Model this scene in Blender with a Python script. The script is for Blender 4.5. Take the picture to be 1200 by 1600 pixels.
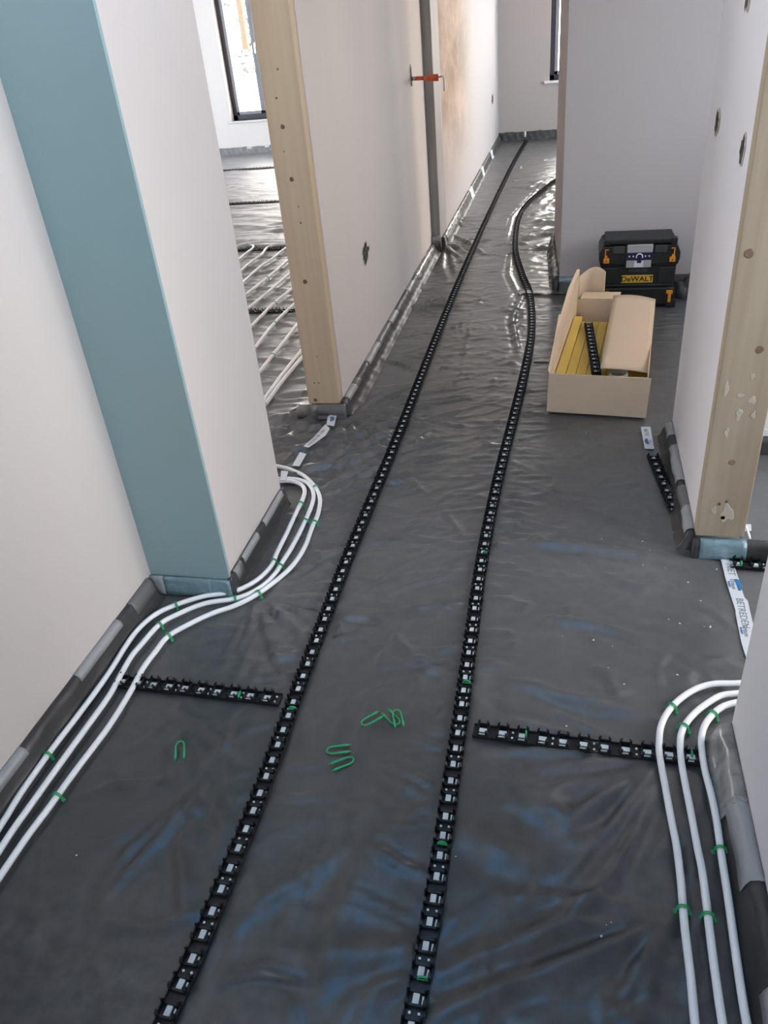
import bpy, bmesh, math, random
import numpy as np
from mathutils import Vector, Matrix
random.seed(7); rng = np.random.default_rng(7)
S = bpy.context.scene
COL = S.collection
for o in list(bpy.data.objects): bpy.data.objects.remove(o)

# ------------------------------------------------------------------ camera
FPX, H = 1220.0, 1.56
PITCH, ROLL, YAW = 0.557426571, -0.1005216, -0.26199891
cp, sp, cy, sy = math.cos(PITCH), math.sin(PITCH), math.cos(YAW), math.sin(YAW)
FWD = Vector((sy*cp, cy*cp, -sp)); R0 = Vector((cy, -sy, 0)); U0 = R0.cross(FWD)
RGT = math.cos(ROLL)*R0 + math.sin(ROLL)*U0
UPV = -math.sin(ROLL)*R0 + math.cos(ROLL)*U0
cam = bpy.data.objects.new('camera', bpy.data.cameras.new('camera')); COL.objects.link(cam)
cam.data.sensor_fit = 'VERTICAL'; cam.data.sensor_height = 36; cam.data.lens = FPX*36/1600
cam.data.clip_start = .02; cam.data.clip_end = 200
m3 = Matrix((RGT, UPV, -FWD)).transposed()
cam.matrix_world = Matrix.Translation((0, 0, H)) @ m3.to_4x4()
S.camera = cam

# ------------------------------------------------------------------ world, light, exposure
S.view_settings.view_transform = 'Standard'; S.view_settings.look = 'None'
S.view_settings.gamma = 1; S.view_settings.use_curve_mapping = False
S.view_settings.exposure = 1.28
W = bpy.data.worlds.new('sky'); S.world = W; W.use_nodes = True
nt = W.node_tree; nt.nodes.clear()
wo = nt.nodes.new('ShaderNodeOutputWorld'); bg = nt.nodes.new('ShaderNodeBackground')
tc = nt.nodes.new('ShaderNodeTexCoord'); sx = nt.nodes.new('ShaderNodeSeparateXYZ')
mr = nt.nodes.new('ShaderNodeMapRange'); cr = nt.nodes.new('ShaderNodeMix'); cr.data_type = 'RGBA'
mr.inputs['From Min'].default_value = -.6; mr.inputs['From Max'].default_value = .25
mz = nt.nodes.new('ShaderNodeMapRange'); cz = nt.nodes.new('ShaderNodeMix'); cz.data_type = 'RGBA'
mz.inputs['From Min'].default_value = .45; mz.inputs['From Max'].default_value = .80
nt.links.new(tc.outputs['Generated'], sx.inputs[0]); nt.links.new(sx.outputs['Y'], mr.inputs['Value']); nt.links.new(sx.outputs['Z'], mz.inputs['Value'])
nt.links.new(mr.outputs[0], cr.inputs['Factor']); nt.links.new(mz.outputs[0], cz.inputs['Factor'])
cr.inputs['A'].default_value = (.66, .78, .90, 1)       # pale sky behind the camera
cr.inputs['B'].default_value = (1.0, .93, .87, 1)       # bright haze ahead
cz.inputs['B'].default_value = (.014, .075, .165, 1)       # deep blue overhead
nt.links.new(cr.outputs['Result'], cz.inputs['A'])
nt.links.new(cz.outputs['Result'], bg.inputs['Color']); bg.inputs['Strength'].default_value = 7.0
nt.links.new(bg.outputs[0], wo.inputs['Surface'])
def portal(loc, rot, sx_, sy_):
    l = bpy.data.lights.new('window_portal', 'AREA'); l.shape = 'RECTANGLE'; l.size = sx_; l.size_y = sy_
    l.cycles.is_portal = True
    o = bpy.data.objects.new('window_portal', l); COL.objects.link(o); o.location = loc; o.rotation_euler = rot
PI = math.pi

# ------------------------------------------------------------------ helpers
def F(x, y, h=0.0):
    """where the camera ray through a picture point meets the level z = h"""
    d = FWD*FPX + RGT*(x-600) + UPV*(800-y); t = (h-H)/d.z
    return Vector((d.x*t, d.y*t, h))
def tag(o, label=None, cat=None, group=None, kind=None):
    if label: o['label'] = label
    if cat: o['category'] = cat
    if group: o['group'] = group
    if kind: o['kind'] = kind
    return o
def empty(name, loc=(0, 0, 0), rz=0):
    o = bpy.data.objects.new(name, None); o.empty_display_size = .05
    COL.objects.link(o); o.location = loc; o.rotation_euler = (0, 0, rz); return o
def link(name, me, mats, parent=None, smooth=False):
    o = bpy.data.objects.new(name, me); COL.objects.link(o)
    for m in (mats if isinstance(mats, (list, tuple)) else [mats]): me.materials.append(m)
    if smooth: me.polygons.foreach_set('use_smooth', [True]*len(me.polygons))
    if parent: o.parent = parent
    return o
def mesh(name, vs, fs, mats, parent=None, smooth=False):
    me = bpy.data.meshes.new(name); me.from_pydata([tuple(v) for v in vs], [], fs); me.update()
    return link(name, me, mats, parent, smooth)
class MB:
    def __init__(s): s.v = []; s.f = []
    def add(s, vs, fs):
        n = len(s.v); s.v += [tuple(v) for v in vs]; s.f += [tuple(i+n for i in f) for f in fs]; return s
    def box(s, a, b, M=None):
        (x0, y0, z0), (x1, y1, z1) = a, b
        vs = [Vector(p) for p in [(x0,y0,z0),(x1,y0,z0),(x1,y1,z0),(x0,y1,z0),(x0,y0,z1),(x1,y0,z1),(x1,y1,z1),(x0,y1,z1)]]
        if M: vs = [M @ v for v in vs]
        return s.add(vs, [(0,3,2,1),(4,5,6,7),(0,1,5,4),(1,2,6,5),(2,3,7,6),(3,0,4,7)])
    def prism(s, poly, z0, z1):
        n = len(poly)
        vs = [(x, y, z0) for x, y in poly] + [(x, y, z1) for x, y in poly]
        return s.add(vs, [tuple(range(n))[::-1], tuple(range(n, 2*n))] + [(i, (i+1) % n, n+(i+1) % n, n+i) for i in range(n)])
    def tube(s, pts, r, n=8, cap=True, rr=None):
        pts = [Vector(p) for p in pts]; k = len(pts); base = len(s.v); up = None
        for i, p in enumerate(pts):
            t = (pts[min(i+1, k-1)] - pts[max(i-1, 0)]).normalized()
            if up is None:
                up = Vector((0, 0, 1)) if abs(t.z) < .9 else Vector((1, 0, 0))
            a = t.cross(up).normalized(); b = a.cross(t); up = b
            ri = rr[i] if rr else r
            for j in range(n):
                q = 2*PI*j/n; s.v.append(tuple(p + a*math.cos(q)*ri + b*math.sin(q)*ri))
        for i in range(k-1):
            for j in range(n):
                s.f.append((base+i*n+j, base+i*n+(j+1) % n, base+(i+1)*n+(j+1) % n, base+(i+1)*n+j))
        if cap:
            s.f.append(tuple(base+j for j in range(n))[::-1]); s.f.append(tuple(base+(k-1)*n+j for j in range(n)))
        return s
    def build(s, name, mats, parent=None, smooth=False, bevel=0):
        o = mesh(name, s.v, s.f, mats, parent, smooth)
        bm = bmesh.new(); bm.from_mesh(o.data); bmesh.ops.recalc_face_normals(bm, faces=bm.faces); bm.to_mesh(o.data); bm.free()
        if bevel:
            m = o.modifiers.new('b', 'BEVEL'); m.width = bevel; m.segments = 2; m.limit_method = 'ANGLE'
        return o
def smooth_path(pts, step=.012):
    P = [Vector(p) for p in pts]; P = [2*P[0]-P[1]] + P + [2*P[-1]-P[-2]]; out = []
    for i in range(1, len(P)-2):
        a, b, c, d = P[i-1:i+3]; n = max(2, int((c-b).length/step))
        for k in range(n):
            t = k/n
            out.append(.5*((2*b)+(c-a)*t+(2*a-5*b+4*c-d)*t*t+(3*b-a-3*c+d)*t**3))
    out.append(P[-2]); return out
def resample(path, step):
    out = [path[0]]; acc = 0
    for a, b in zip(path, path[1:]):
        L = (b-a).length
        while acc+L >= step:
            f = (step-acc)/L; a = a.lerp(b, f); out.append(a.copy()); L = (b-a).length; acc = 0
        acc += L
    return out

# ------------------------------------------------------------------ materials
def mat(name, color, rough=.6, spec=.5, metal=0, bump=None, var=None, coat=0):
    m = bpy.data.materials.new(name); m.use_nodes = True; n = m.node_tree; p = n.nodes['Principled BSDF']
    p.inputs['Base Color'].default_value = (*color, 1); p.inputs['Roughness'].default_value = rough
    p.inputs['Specular IOR Level'].default_value = spec; p.inputs['Metallic'].default_value = metal
    p.inputs['Coat Weight'].default_value = coat
    t = n.nodes.new('ShaderNodeTexCoord')
    if var:                                  # (scale, colour2, lo, hi, stretch)
        sc, c2, lo, hi, st = var
        mp = n.nodes.new('ShaderNodeMapping'); mp.inputs['Scale'].default_value = st
        nz = n.nodes.new('ShaderNodeTexNoise'); nz.inputs['Scale'].default_value = sc; nz.inputs['Detail'].default_value = 6
        r = n.nodes.new('ShaderNodeMapRange'); r.inputs['From Min'].default_value = lo; r.inputs['From Max'].default_value = hi
        mx = n.nodes.new('ShaderNodeMix'); mx.data_type = 'RGBA'
        mx.inputs['A'].default_value = (*color, 1); mx.inputs['B'].default_value = (*c2, 1)
        n.links.new(t.outputs['Object'], mp.inputs[0]); n.links.new(mp.outputs[0], nz.inputs['Vector'])
        n.links.new(nz.outputs['Fac'], r.inputs['Value']); n.links.new(r.outputs[0], mx.inputs['Factor'])
        n.links.new(mx.outputs['Result'], p.inputs['Base Color'])
    if bump:                                 # (scale, strength, distance)
        nz = n.nodes.new('ShaderNodeTexNoise'); nz.inputs['Scale'].default_value = bump[0]; nz.inputs['Detail'].default_value = 5
        b = n.nodes.new('ShaderNodeBump'); b.inputs['Strength'].default_value = bump[1]; b.inputs['Distance'].default_value = bump[2]
        n.links.new(t.outputs['Object'], nz.inputs['Vector']); n.links.new(nz.outputs['Fac'], b.inputs['Height'])
        n.links.new(b.outputs[0], p.inputs['Normal'])
    return m
M = {}
M['plaster'] = mat('plaster', (.66, .615, .585), .75, .25, bump=(3, .08, .01), var=(1.1, (.61, .565, .545), .35, .7, (1, 1, .5)))
M['plaster_cool'] = mat('plaster_cool', (.50, .475, .475), .8, .2, bump=(3, .08, .01), var=(1.1, (.46, .43, .43), .35, .7, (1, 1, .5)))
M['plaster_white'] = mat('plaster_white', (.80, .785, .80), .75, .25, bump=(3, .08, .01))
M['plaster_bright'] = mat('plaster_bright', (.84, .79, .76), .75, .25)
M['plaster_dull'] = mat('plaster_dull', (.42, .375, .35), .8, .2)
M['ceiling'] = mat('ceiling', (.66, .64, .62), .85, .2)
M['sage'] = mat('sage_board', (.295, .42, .435), .7, .25, var=(2.5, (.30, .40, .40), .4, .7, (1, 1, .6)))
M['grey_board'] = mat('grey_board', (.36, .345, .33), .6, .3, var=(6, (.27, .26, .25), .4, .7, (4, 4, .3)))
M['tanwall'] = mat('patchy_plaster', (.43, .41, .41), .75, .25, bump=(4, .1, .01))
def tan_nodes():
    m = M['tanwall']; n = m.node_tree; p = n.nodes['Principled BSDF']
    g = n.nodes.new('ShaderNodeTexCoord'); s = n.nodes.new('ShaderNodeSeparateXYZ'); n.links.new(g.outputs['Object'], s.inputs[0])
    mp = n.nodes.new('ShaderNodeMapping'); mp.inputs['Scale'].default_value = (1, .9, 1.6)
    nz = n.nodes.new('ShaderNodeTexNoise'); nz.inputs['Scale'].default_value = 1.7; nz.inputs['Detail'].default_value = 7; nz.inputs['Roughness'].default_value = .62
    n.links.new(g.outputs['Object'], mp.inputs[0]); n.links.new(mp.outputs[0], nz.inputs['Vector'])
    ry = n.nodes.new('ShaderNodeMapRange'); ry.inputs['From Min'].default_value = 8.9; ry.inputs['From Max'].default_value = 7.6
    rz = n.nodes.new('ShaderNodeMapRange'); rz.inputs['From Min'].default_value = .2; rz.inputs['From Max'].default_value = 1.0
    n.links.new(s.outputs['Y'], ry.inputs['Value']); n.links.new(s.outputs['Z'], rz.inputs['Value'])
    a = n.nodes.new('ShaderNodeMath'); a.operation = 'MULTIPLY'; n.links.new(ry.outputs[0], a.inputs[0]); n.links.new(rz.outputs[0], a.inputs[1])
    rn = n.nodes.new('ShaderNodeValToRGB')
    e = rn.color_ramp.elements; e[0].position = .36; e[0].color = (.25, .18, .125, 1); e[1].position = .62; e[1].color = (.44, .34, .265, 1)
    n.links.new(nz.outputs['Fac'], rn.inputs[0])
    mx = n.nodes.new('ShaderNodeMix'); mx.data_type = 'RGBA'; mx.inputs['A'].default_value = (.43, .41, .41, 1)
    n.links.new(rn.outputs[0], mx.inputs['B']); n.links.new(a.outputs[0], mx.inputs['Factor']); n.links.new(mx.outputs['Result'], p.inputs['Base Color'])
tan_nodes()
M['rail'] = mat('black_plastic', (.010, .011, .013), .42, .45)
M['pad'] = mat('pale_pad', (.62, .68, .70), .5, .4)
M['pipe'] = mat('white_pipe', (.86, .88, .90), .35, .5)
M['green'] = mat('green_plastic', (.02, .36, .13), .4, .5)
M['tape'] = mat('silver_grey_tape', (.33, .34, .345), .38, .5, bump=(60, .3, .003))
M['tape_dark'] = mat('grey_tape', (.15, .15, .15), .4, .5, bump=(60, .3, .003))
M['foil_blue'] = mat('pale_blue_film', (.17, .27, .31), .18, .6, bump=(14, .8, .02), var=(9, (.36, .45, .48), .5, .75, (1, 1, 3)))
M['foil_crumple'] = mat('clear_tape', (.30, .30, .29), .25, .5, bump=(22, .5, .01), var=(14, (.13, .13, .13), .42, .62, (1, 1, 1)))
M['label'] = mat('white_label_tape', (.62, .66, .70), .45, .4, bump=(25, .2, .004))
M['ink'] = mat('grey_ink', (.14, .17, .20), .6)
M['inkblue'] = mat('blue_ink', (.03, .17, .38), .5)
M['wood'] = mat('pine', (.60, .48, .345), .6, .3, bump=(40, .1, .002), var=(3, (.53, .41, .28), .35, .7, (9, 9, .35)))
M['wood_dusty'] = mat('dusty_timber', (.46, .38, .28), .7, .25, bump=(30, .15, .002), var=(3.2, (.38, .30, .215), .35, .68, (7, 7, .5)))
M['knot'] = mat('knot', (.20, .12, .06), .6, var=(60, (.10, .06, .03), .4, .6, (1, 1, 1)))
M['knot_pale'] = mat('pale_knot', (.27, .18, .13), .6, var=(60, (.2, .13, .09), .4, .6, (1, 1, 1)))
M['plaster_splash'] = mat('plaster_splash', (.52, .46, .38), .8)
M['card'] = mat('cardboard', (.68, .53, .38), .8, .2, var=(4, (.64, .50, .36), .4, .7, (1, 1, 1)))
M['yellow'] = mat('yellow_card', (.68, .47, .11), .6, .3, var=(5, (.62, .43, .10), .4, .7, (1, 1, 1)))
M['cup'] = mat('grey_tube', (.28, .30, .26), .5)
M['toolblack'] = mat('tool_black', (.012, .014, .015), .45, .45)
M['toolgrey'] = mat('tool_grey', (.045, .05, .046), .5, .4)
M['orange'] = mat('amber_plastic', (.75, .28, .02), .4)
M['logo'] = mat('logo_yellow', (.60, .37, .03), .5)
M['silver'] = mat('silver_label', (.40, .41, .43), .35, .5, .2)
M['lightsilver'] = mat('light_label', (.68, .70, .76), .4)
M['navy'] = mat('navy_label', (.015, .012, .07), .4)
M['white'] = mat('white_print', (.85, .85, .9), .5)
M['dark'] = mat('dark_hole', (.05, .045, .045), .9, .1, var=(40, (.13, .12, .12), .45, .6, (1, 1, 1)))
M['redorange'] = mat('red_orange_sleeve', (.72, .11, .035), .4)
M['frame'] = mat('anthracite_frame', (.035, .028, .04), .4)
M['framegrey'] = mat('grey_sash', (.25, .25, .27), .4)
M['steel'] = mat('steel', (.5, .5, .5), .3, .5, .9)
M['sill'] = mat('white_sill', (.75, .72, .70), .4)
M['slab'] = mat('concrete', (.3, .3, .3), .9)
M['outpost'] = mat('outdoor_timber', (.085, .052, .026), .8)
M['outleaf'] = mat('outdoor_leaves', (.10, .105, .085), .8)
gm = bpy.data.materials.new('glass'); gm.use_nodes = True; n = gm.node_tree; n.nodes.clear()
o_ = n.nodes.new('ShaderNodeOutputMaterial'); mxs = n.nodes.new('ShaderNodeMixShader'); tr = n.nodes.new('ShaderNodeBsdfTransparent'); gl = n.nodes.new('ShaderNodeBsdfGlossy')
gl.inputs['Roughness'].default_value = .02; mxs.inputs[0].default_value = .06
n.links.new(tr.outputs[0], mxs.inputs[1]); n.links.new(gl.outputs[0], mxs.inputs[2]); n.links.new(mxs.outputs[0], o_.inputs[0]); M['glass'] = gm

def film_material(name, base, rough, dust=True, k=1.0, spec=.5):  # dust also switches on the painted-in reflected light
    m = bpy.data.materials.new(name); m.use_nodes = True; n = m.node_tree; p = n.nodes['Principled BSDF']; L = n.links.new
    g = n.nodes.new('ShaderNodeTexCoord'); p.inputs['Specular IOR Level'].default_value = spec
    def noise(scale, detail=4, stretch=(1, 1, 1), rot=0, dist=0):
        mp = n.nodes.new('ShaderNodeMapping'); mp.inputs['Scale'].default_value = stretch; mp.inputs['Rotation'].default_value = (0, 0, rot)
        z = n.nodes.new('ShaderNodeTexNoise'); z.inputs['Scale'].default_value = scale; z.inputs['Detail'].default_value = detail; z.inputs['Distortion'].default_value = dist
        L(g.outputs['Object'], mp.inputs[0]); L(mp.outputs[0], z.inputs['Vector']); return z.outputs['Fac']
    def rng_(v, a, b, c=0, d=1):
        r = n.nodes.new('ShaderNodeMapRange'); r.inputs['From Min'].default_value = a; r.inputs['From Max'].default_value = b
        r.inputs['To Min'].default_value = c; r.inputs['To Max'].default_value = d; L(v, r.inputs['Value']); return r.outputs[0]
    def math_(op, a, b):
        q = n.nodes.new('ShaderNodeMath'); q.operation = op
        for i, v in enumerate((a, b)):
            if isinstance(v, (int, float)): q.inputs[i].default_value = v
            else: L(v, q.inputs[i])
        return q.outputs[0]
    # fine plaster dust: smeared patches of its own shape
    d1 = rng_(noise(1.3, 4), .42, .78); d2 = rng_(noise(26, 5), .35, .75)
    film_xyz = n.nodes.new('ShaderNodeSeparateXYZ'); L(g.outputs['Object'], film_xyz.inputs[0])
    haze = rng_(math_('ADD', film_xyz.outputs['Y'], math_('MULTIPLY', noise(1.1, 3), 1.6)), 1.6, 2.9, 0, .38)     # dust and painted-in reflected light, from a little way into the hall
    dust_lightf = math_('ADD', math_('MULTIPLY', math_('MULTIPLY', rng_(noise(1.3, 4), .38, .72), d2), .34 if dust else .1), haze if dust else .0)
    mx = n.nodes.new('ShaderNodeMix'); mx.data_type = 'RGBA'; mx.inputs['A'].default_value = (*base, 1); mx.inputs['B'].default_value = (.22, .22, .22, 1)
    L(dust_lightf, mx.inputs['Factor']); L(mx.outputs['Result'], p.inputs['Base Color'])
    p.inputs['Roughness'].default_value = rough
    # creases: ridged noise in two directions, stronger further down the hall where the film is looser
    def ridge(v):
        q = math_('MULTIPLY', math_('SUBTRACT', v, .5), 11.0); return math_('DIVIDE', 1.0, math_('ADD', 1.0, math_('MULTIPLY', q, q)))
    h1 = ridge(noise(2.4, 2, (.9, 1.9, 1), .5, .6)); h2 = ridge(noise(3.4, 2, (.8, 1.6, 1), -.45, .8)); h3 = noise(22, 5)
    s = n.nodes.new('ShaderNodeSeparateXYZ'); L(g.outputs['Object'], s.inputs[0])
    amp = rng_(s.outputs['Y'], 2.0, 7.0, .35, 1.5)
    hh = math_('ADD', math_('MULTIPLY', math_('ADD', math_('MULTIPLY', h1, .8), math_('MULTIPLY', h2, .6)), amp), math_('MULTIPLY', h3, .16))
    b = n.nodes.new('ShaderNodeBump'); b.inputs['Strength'].default_value = .75*k; b.inputs['Distance'].default_value = .006
    L(hh, b.inputs['Height']); L(b.outputs[0], p.inputs['Normal'])
    return m
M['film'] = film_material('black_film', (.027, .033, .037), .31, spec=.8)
M['film_edge'] = film_material('black_film_edge', (.04, .04, .04), .42, False, .8)
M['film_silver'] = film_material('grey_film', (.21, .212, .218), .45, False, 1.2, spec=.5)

# ------------------------------------------------------------------ structure
ZT = 2.5
def struct(name, mb, m, bevel=0, parent=None):
    o = mb.build(name, m, parent, bevel=bevel)
    if parent is None: tag(o, kind='structure')
    return o
def wall(name, poly, m='plaster', z0=0, z1=ZT, bevel=.003): return struct(name, MB().prism(poly, z0, z1), M[m], bevel)
YF = 12.2; YL = 12.66
struct('floor', MB().box((-8.2, -2.2, -.12), (3.2, 13.2, -.03)), M['slab'])
RL = (-.95, .05, .9, 2.2)          # unseen rooflight opening, added to light the hall: x0, x1, y0, y1
cb = MB(); cb.box((-8.2, -2.2, ZT), (3.2, RL[2], ZT+.2)); cb.box((-8.2, RL[3], ZT), (3.2, 13.2, ZT+.2)); cb.box((-8.2, RL[2], ZT), (RL[0], RL[3], ZT+.2)); cb.box((RL[1], RL[2], ZT), (3.2, RL[3], ZT+.2))
struct('ceiling', cb, M['ceiling'])
wall('wall_left', [(-1.48, -2.1), (-1.332, -2.1), (-1.326, 1.88), (-1.48, 1.88)])
wall('wall_left_column', [(-1.48, 1.882), (-1.052, 1.882), (-1.06, 2.45), (-1.48, 2.45)])
struct('wall_left_column_panel', MB().box((-1.328, 1.868, .05), (-1.042, 1.881, ZT)), M['sage'], .001)
wall('wall_left_partition', [(-8.1, 2.33), (-1.482, 2.33), (-1.482, 2.45), (-8.1, 2.45)])
wall('wall_hall', [(-1.182, 3.30), (-1.028, 3.30), (-1.064, 6.25), (-1.20, 6.25)])
wall('wall_hall_end', [(-1.20, 6.252), (-.997, 6.252), (-.998, 6.60), (-1.20, 6.60)], 'grey_board')
wall('wall_hall_far', [(-1.20, 6.602), (-1.0, 6.602), (-1.052, 12.2), (-1.20, 12.2)], 'tanwall')
wall('wall_left_door_header', [(-1.18, 2.452), (-1.05, 2.452), (-1.03, 3.238), (-1.18, 3.238)], z0=2.1)
wall('wall_block', [(-.062, 5.1), (2.2, 5.1), (2.2, 6.26), (-.128, 6.26)], 'plaster_cool')
wall('wall_right', [(.434, 2.30), (.578, 2.30), (.578, 3.1), (.438, 3.1)], 'plaster_white')
wall('wall_right_partition', [(.58, 2.98), (2.2, 2.98), (2.2, 3.1), (.58, 3.1)])
wall('wall_right_near', [(.421, -2.1), (.57, -2.1), (.57, 1.437), (.421, 1.437)], 'plaster_white')
wall('wall_right_door_header', [(.43, 1.44), (.57, 1.44), (.57, 2.25), (.43, 2.25)], z0=2.1)
def wall_with_hole(name, axis, at, th, a0, a1, h0, h1, hz0, hz1, m='plaster'):
    mb = MB()
    def bx(u0, u1, z0, z1):
        if u1-u0 < 1e-4 or z1-z0 < 1e-4: return
        if axis == 'Y': mb.box((u0, at, z0), (u1, at+th, z1))
        else: mb.box((at, u0, z0), (at+th, u1, z1))
    bx(a0, h0, 0, ZT); bx(h1, a1, 0, ZT); bx(h0, h1, 0, hz0); bx(h0, h1, hz1, ZT)
    return struct(name, mb, M[m])
wall_with_hole('wall_end_left', 'Y', YL, .30, -8.1, -1.2, -5.20, -2.4, .47, 2.25, 'plaster_bright')
wall_with_hole('wall_end', 'Y', YF, .30, -1.2, 3.0, -.37, 1.2, .71, 2.25, 'plaster_dull')
wall_with_hole('wall_far_left', 'X', -8.2, .12, 2.3, 12.9, 4.5, 10.5, .2, 2.3)
wall_with_hole('wall_far_right', 'X', 3.0, .12, 6.2, 12.5, 7.6, 10.6, .05, 2.3)
wall_with_hole('wall_right_room', 'X', 2.2, .12, -2.1, 3.1, 1.1, 2.85, .5, 2.3)
wall('wall_block_end', [(2.2, 5.1), (2.32, 5.1), (2.32, 6.2), (2.2, 6.2)])
wall_with_hole('wall_back', 'Y', -2.22, .12, -1.5, 2.3, -.95, .05, .9, 2.1)
wall_with_hole('wall_recess_right', 'X', 2.2, .12, 3.1, 5.1, 3.5, 4.8, .9, 2.05)
wall('wall_corner', [(2.2, 6.2), (3.1, 6.2), (3.1, 6.26), (2.2, 6.26)])

def window(name, axis, at, u0, u1, z0, z1, panes=2, depth=.06, fw=.06, handle=None):
    """frame ring, sashes with panes; u runs along the wall"""
    P = (lambda u, d, z: (u, at+d, z)) if axis == 'Y' else (lambda u, d, z: (at+d, u, z))
    def bx(mb, ua, ub, da, db, za, zb):
        a, b = P(ua, da, za), P(ub, db, zb); mb.box(tuple(map(min, a, b)), tuple(map(max, a, b)))
    root = empty(name, P((u0+u1)/2, 0, z0)); tag(root, kind='structure')
    off = Vector(root.location)
    def fin(mb, nm, m, bev=.004):
        mb.v = [tuple(Vector(v)-off) for v in mb.v]; return mb.build(nm, m, root, bevel=bev)
    f = MB(); bx(f, u0, u0+fw, 0, depth, z0, z1); bx(f, u1-fw, u1, 0, depth, z0, z1)
    bx(f, u0, u1, 0, depth, z0, z0+fw); bx(f, u0, u1, 0, depth, z1-fw, z1)
    fin(f, 'window_frame', M['frame'])
    w = (u1-u0-2*fw)/panes; sw = .045
    for i in range(panes):
        a = u0+fw+i*w; b = a+w; s_ = MB()
        bx(s_, a, a+sw, -.012, depth*.8, z0+fw, z1-fw); bx(s_, b-sw, b, -.012, depth*.8, z0+fw, z1-fw)
        bx(s_, a, b, -.012, depth*.8, z0+fw, z0+fw+sw); bx(s_, a, b, -.012, depth*.8, z1-fw-sw, z1-fw)
        so = fin(s_, 'sash', M['framegrey'])
        g_ = MB(); bx(g_, a+sw, b-sw, depth*.4, depth*.4+.006, z0+fw+sw, z1-fw-sw)
        go = fin(g_, 'pane', M['glass'], 0); go.parent = so
    if handle:
        h_ = MB(); hu, hz = handle
        bx(h_, hu-.013, hu+.013, -.03, -.012, hz-.03, hz+.03); bx(h_, hu-.011, hu+.011, -.055, -.035, hz-.11, hz+.02)
        bx(h_, hu-.008, hu+.008, -.04, -.02, hz-.01, hz+.01)
        fin(h_, 'handle', M['steel'])
    return root
window('window_1', 'Y', YL+.12, -5.20, -2.4, .47, 2.25, 6, handle=(-4.675, 1.45), fw=.07)
window('window_2', 'Y', YF+.12, -.37, 1.2, .71, 2.25, 2)
window('added_window_3', 'X', -8.16, 4.5, 10.5, .2, 2.3, 4)  # unseen window, added to brighten the left room
window('window_4', 'X', 3.03, 7.6, 10.6, .05, 2.3, 3)
window('added_window_5', 'X', 2.23, 1.1, 2.85, .5, 2.3, 3)  # unseen window, added to light the hall through the right doorway
window('added_window_7', 'X', 2.23, 3.5, 4.8, .9, 2.05, 1)  # no window known here; added to light the hall wall
window('added_window_6', 'Y', -2.20, -.95, .05, .9, 2.1, 1)  # unseen window behind the camera, added as back light
struct('trim_1', MB().box((-5.26, YL-.02, .44), (-2.36, YL+.12, .47)), M['sill'], .004)
struct('trim_2', MB().box((-.44, YF-.04, .68), (1.25, YF+.12, .71)), M['sill'], .004)
portal((-3.8, YL+.26, 1.36), (-PI/2, 0, 0), 2.8, 1.78)
portal((.415, YF+.26, 1.48), (-PI/2, 0, 0), 1.57, 1.54)
portal((-8.19, 7.5, 1.25), (0, -PI/2, 0), 2.1, 6.0)
portal((3.11, 9.1, 1.17), (0, PI/2, 0), 2.25, 3.0)
portal((2.31, 1.975, 1.4), (0, PI/2, 0), 1.8, 1.75)
portal((2.31, 4.1, 1.45), (0, PI/2, 0), 1.3, 1.4)
portal((-.45, -2.21, 1.5), (PI/2, 0, 0), 1.0, 1.2)
portal((-.45, 1.55, ZT+.19), (0, 0, 0), 1.0, 1.3)
struct('added_rooflight_trim', MB().box((RL[0]-.0, RL[2], ZT+.12), (RL[0]+.05, RL[3], ZT+.2)).box((RL[1]-.05, RL[2], ZT+.12), (RL[1], RL[3], ZT+.2)).box((RL[0], RL[2], ZT+.12), (RL[1], RL[2]+.05, ZT+.2)).box((RL[0], RL[3]-.05, ZT+.12), (RL[1], RL[3], ZT+.2)), M['sill'])  # rim of the added rooflight
struct('added_rooflight', MB().box((RL[0]+.05, RL[2]+.05, ZT+.15), (RL[1]-.05, RL[3]-.05, ZT+.156)), M['glass'])  # pane of the added rooflight

# ------------------------------------------------------------------ tracks (also used by the creases)
T1 = [(-.692,.30),(-.688,.606),(-.682,.711),(-.680,.902),(-.680,1.098),(-.691,1.426),(-.699,1.748),(-.708,2.12),(-.709,2.579),(-.712,3.054),(-.721,3.625),(-.733,4.485),(-.74,5.636),(-.736,7.244),(-.72,9.044),(-.70,10.5),(-.66,12.05)]
T2 = [(-.23,.40),(-.227,.685),(-.224,.828),(-.226,1.042),(-.230,1.271),(-.232,1.395),(-.240,1.712),(-.249,2.125),(-.243,2.633),(-.223,3.167),(-.203,3.751),(-.198,4.358),(-.241,5.008),(-.325,5.516),(-.416,6.214),(-.455,7.191),(-.408,7.84),(-.294,8.417),(-.189,8.896),(-.02,9.5)]

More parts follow.
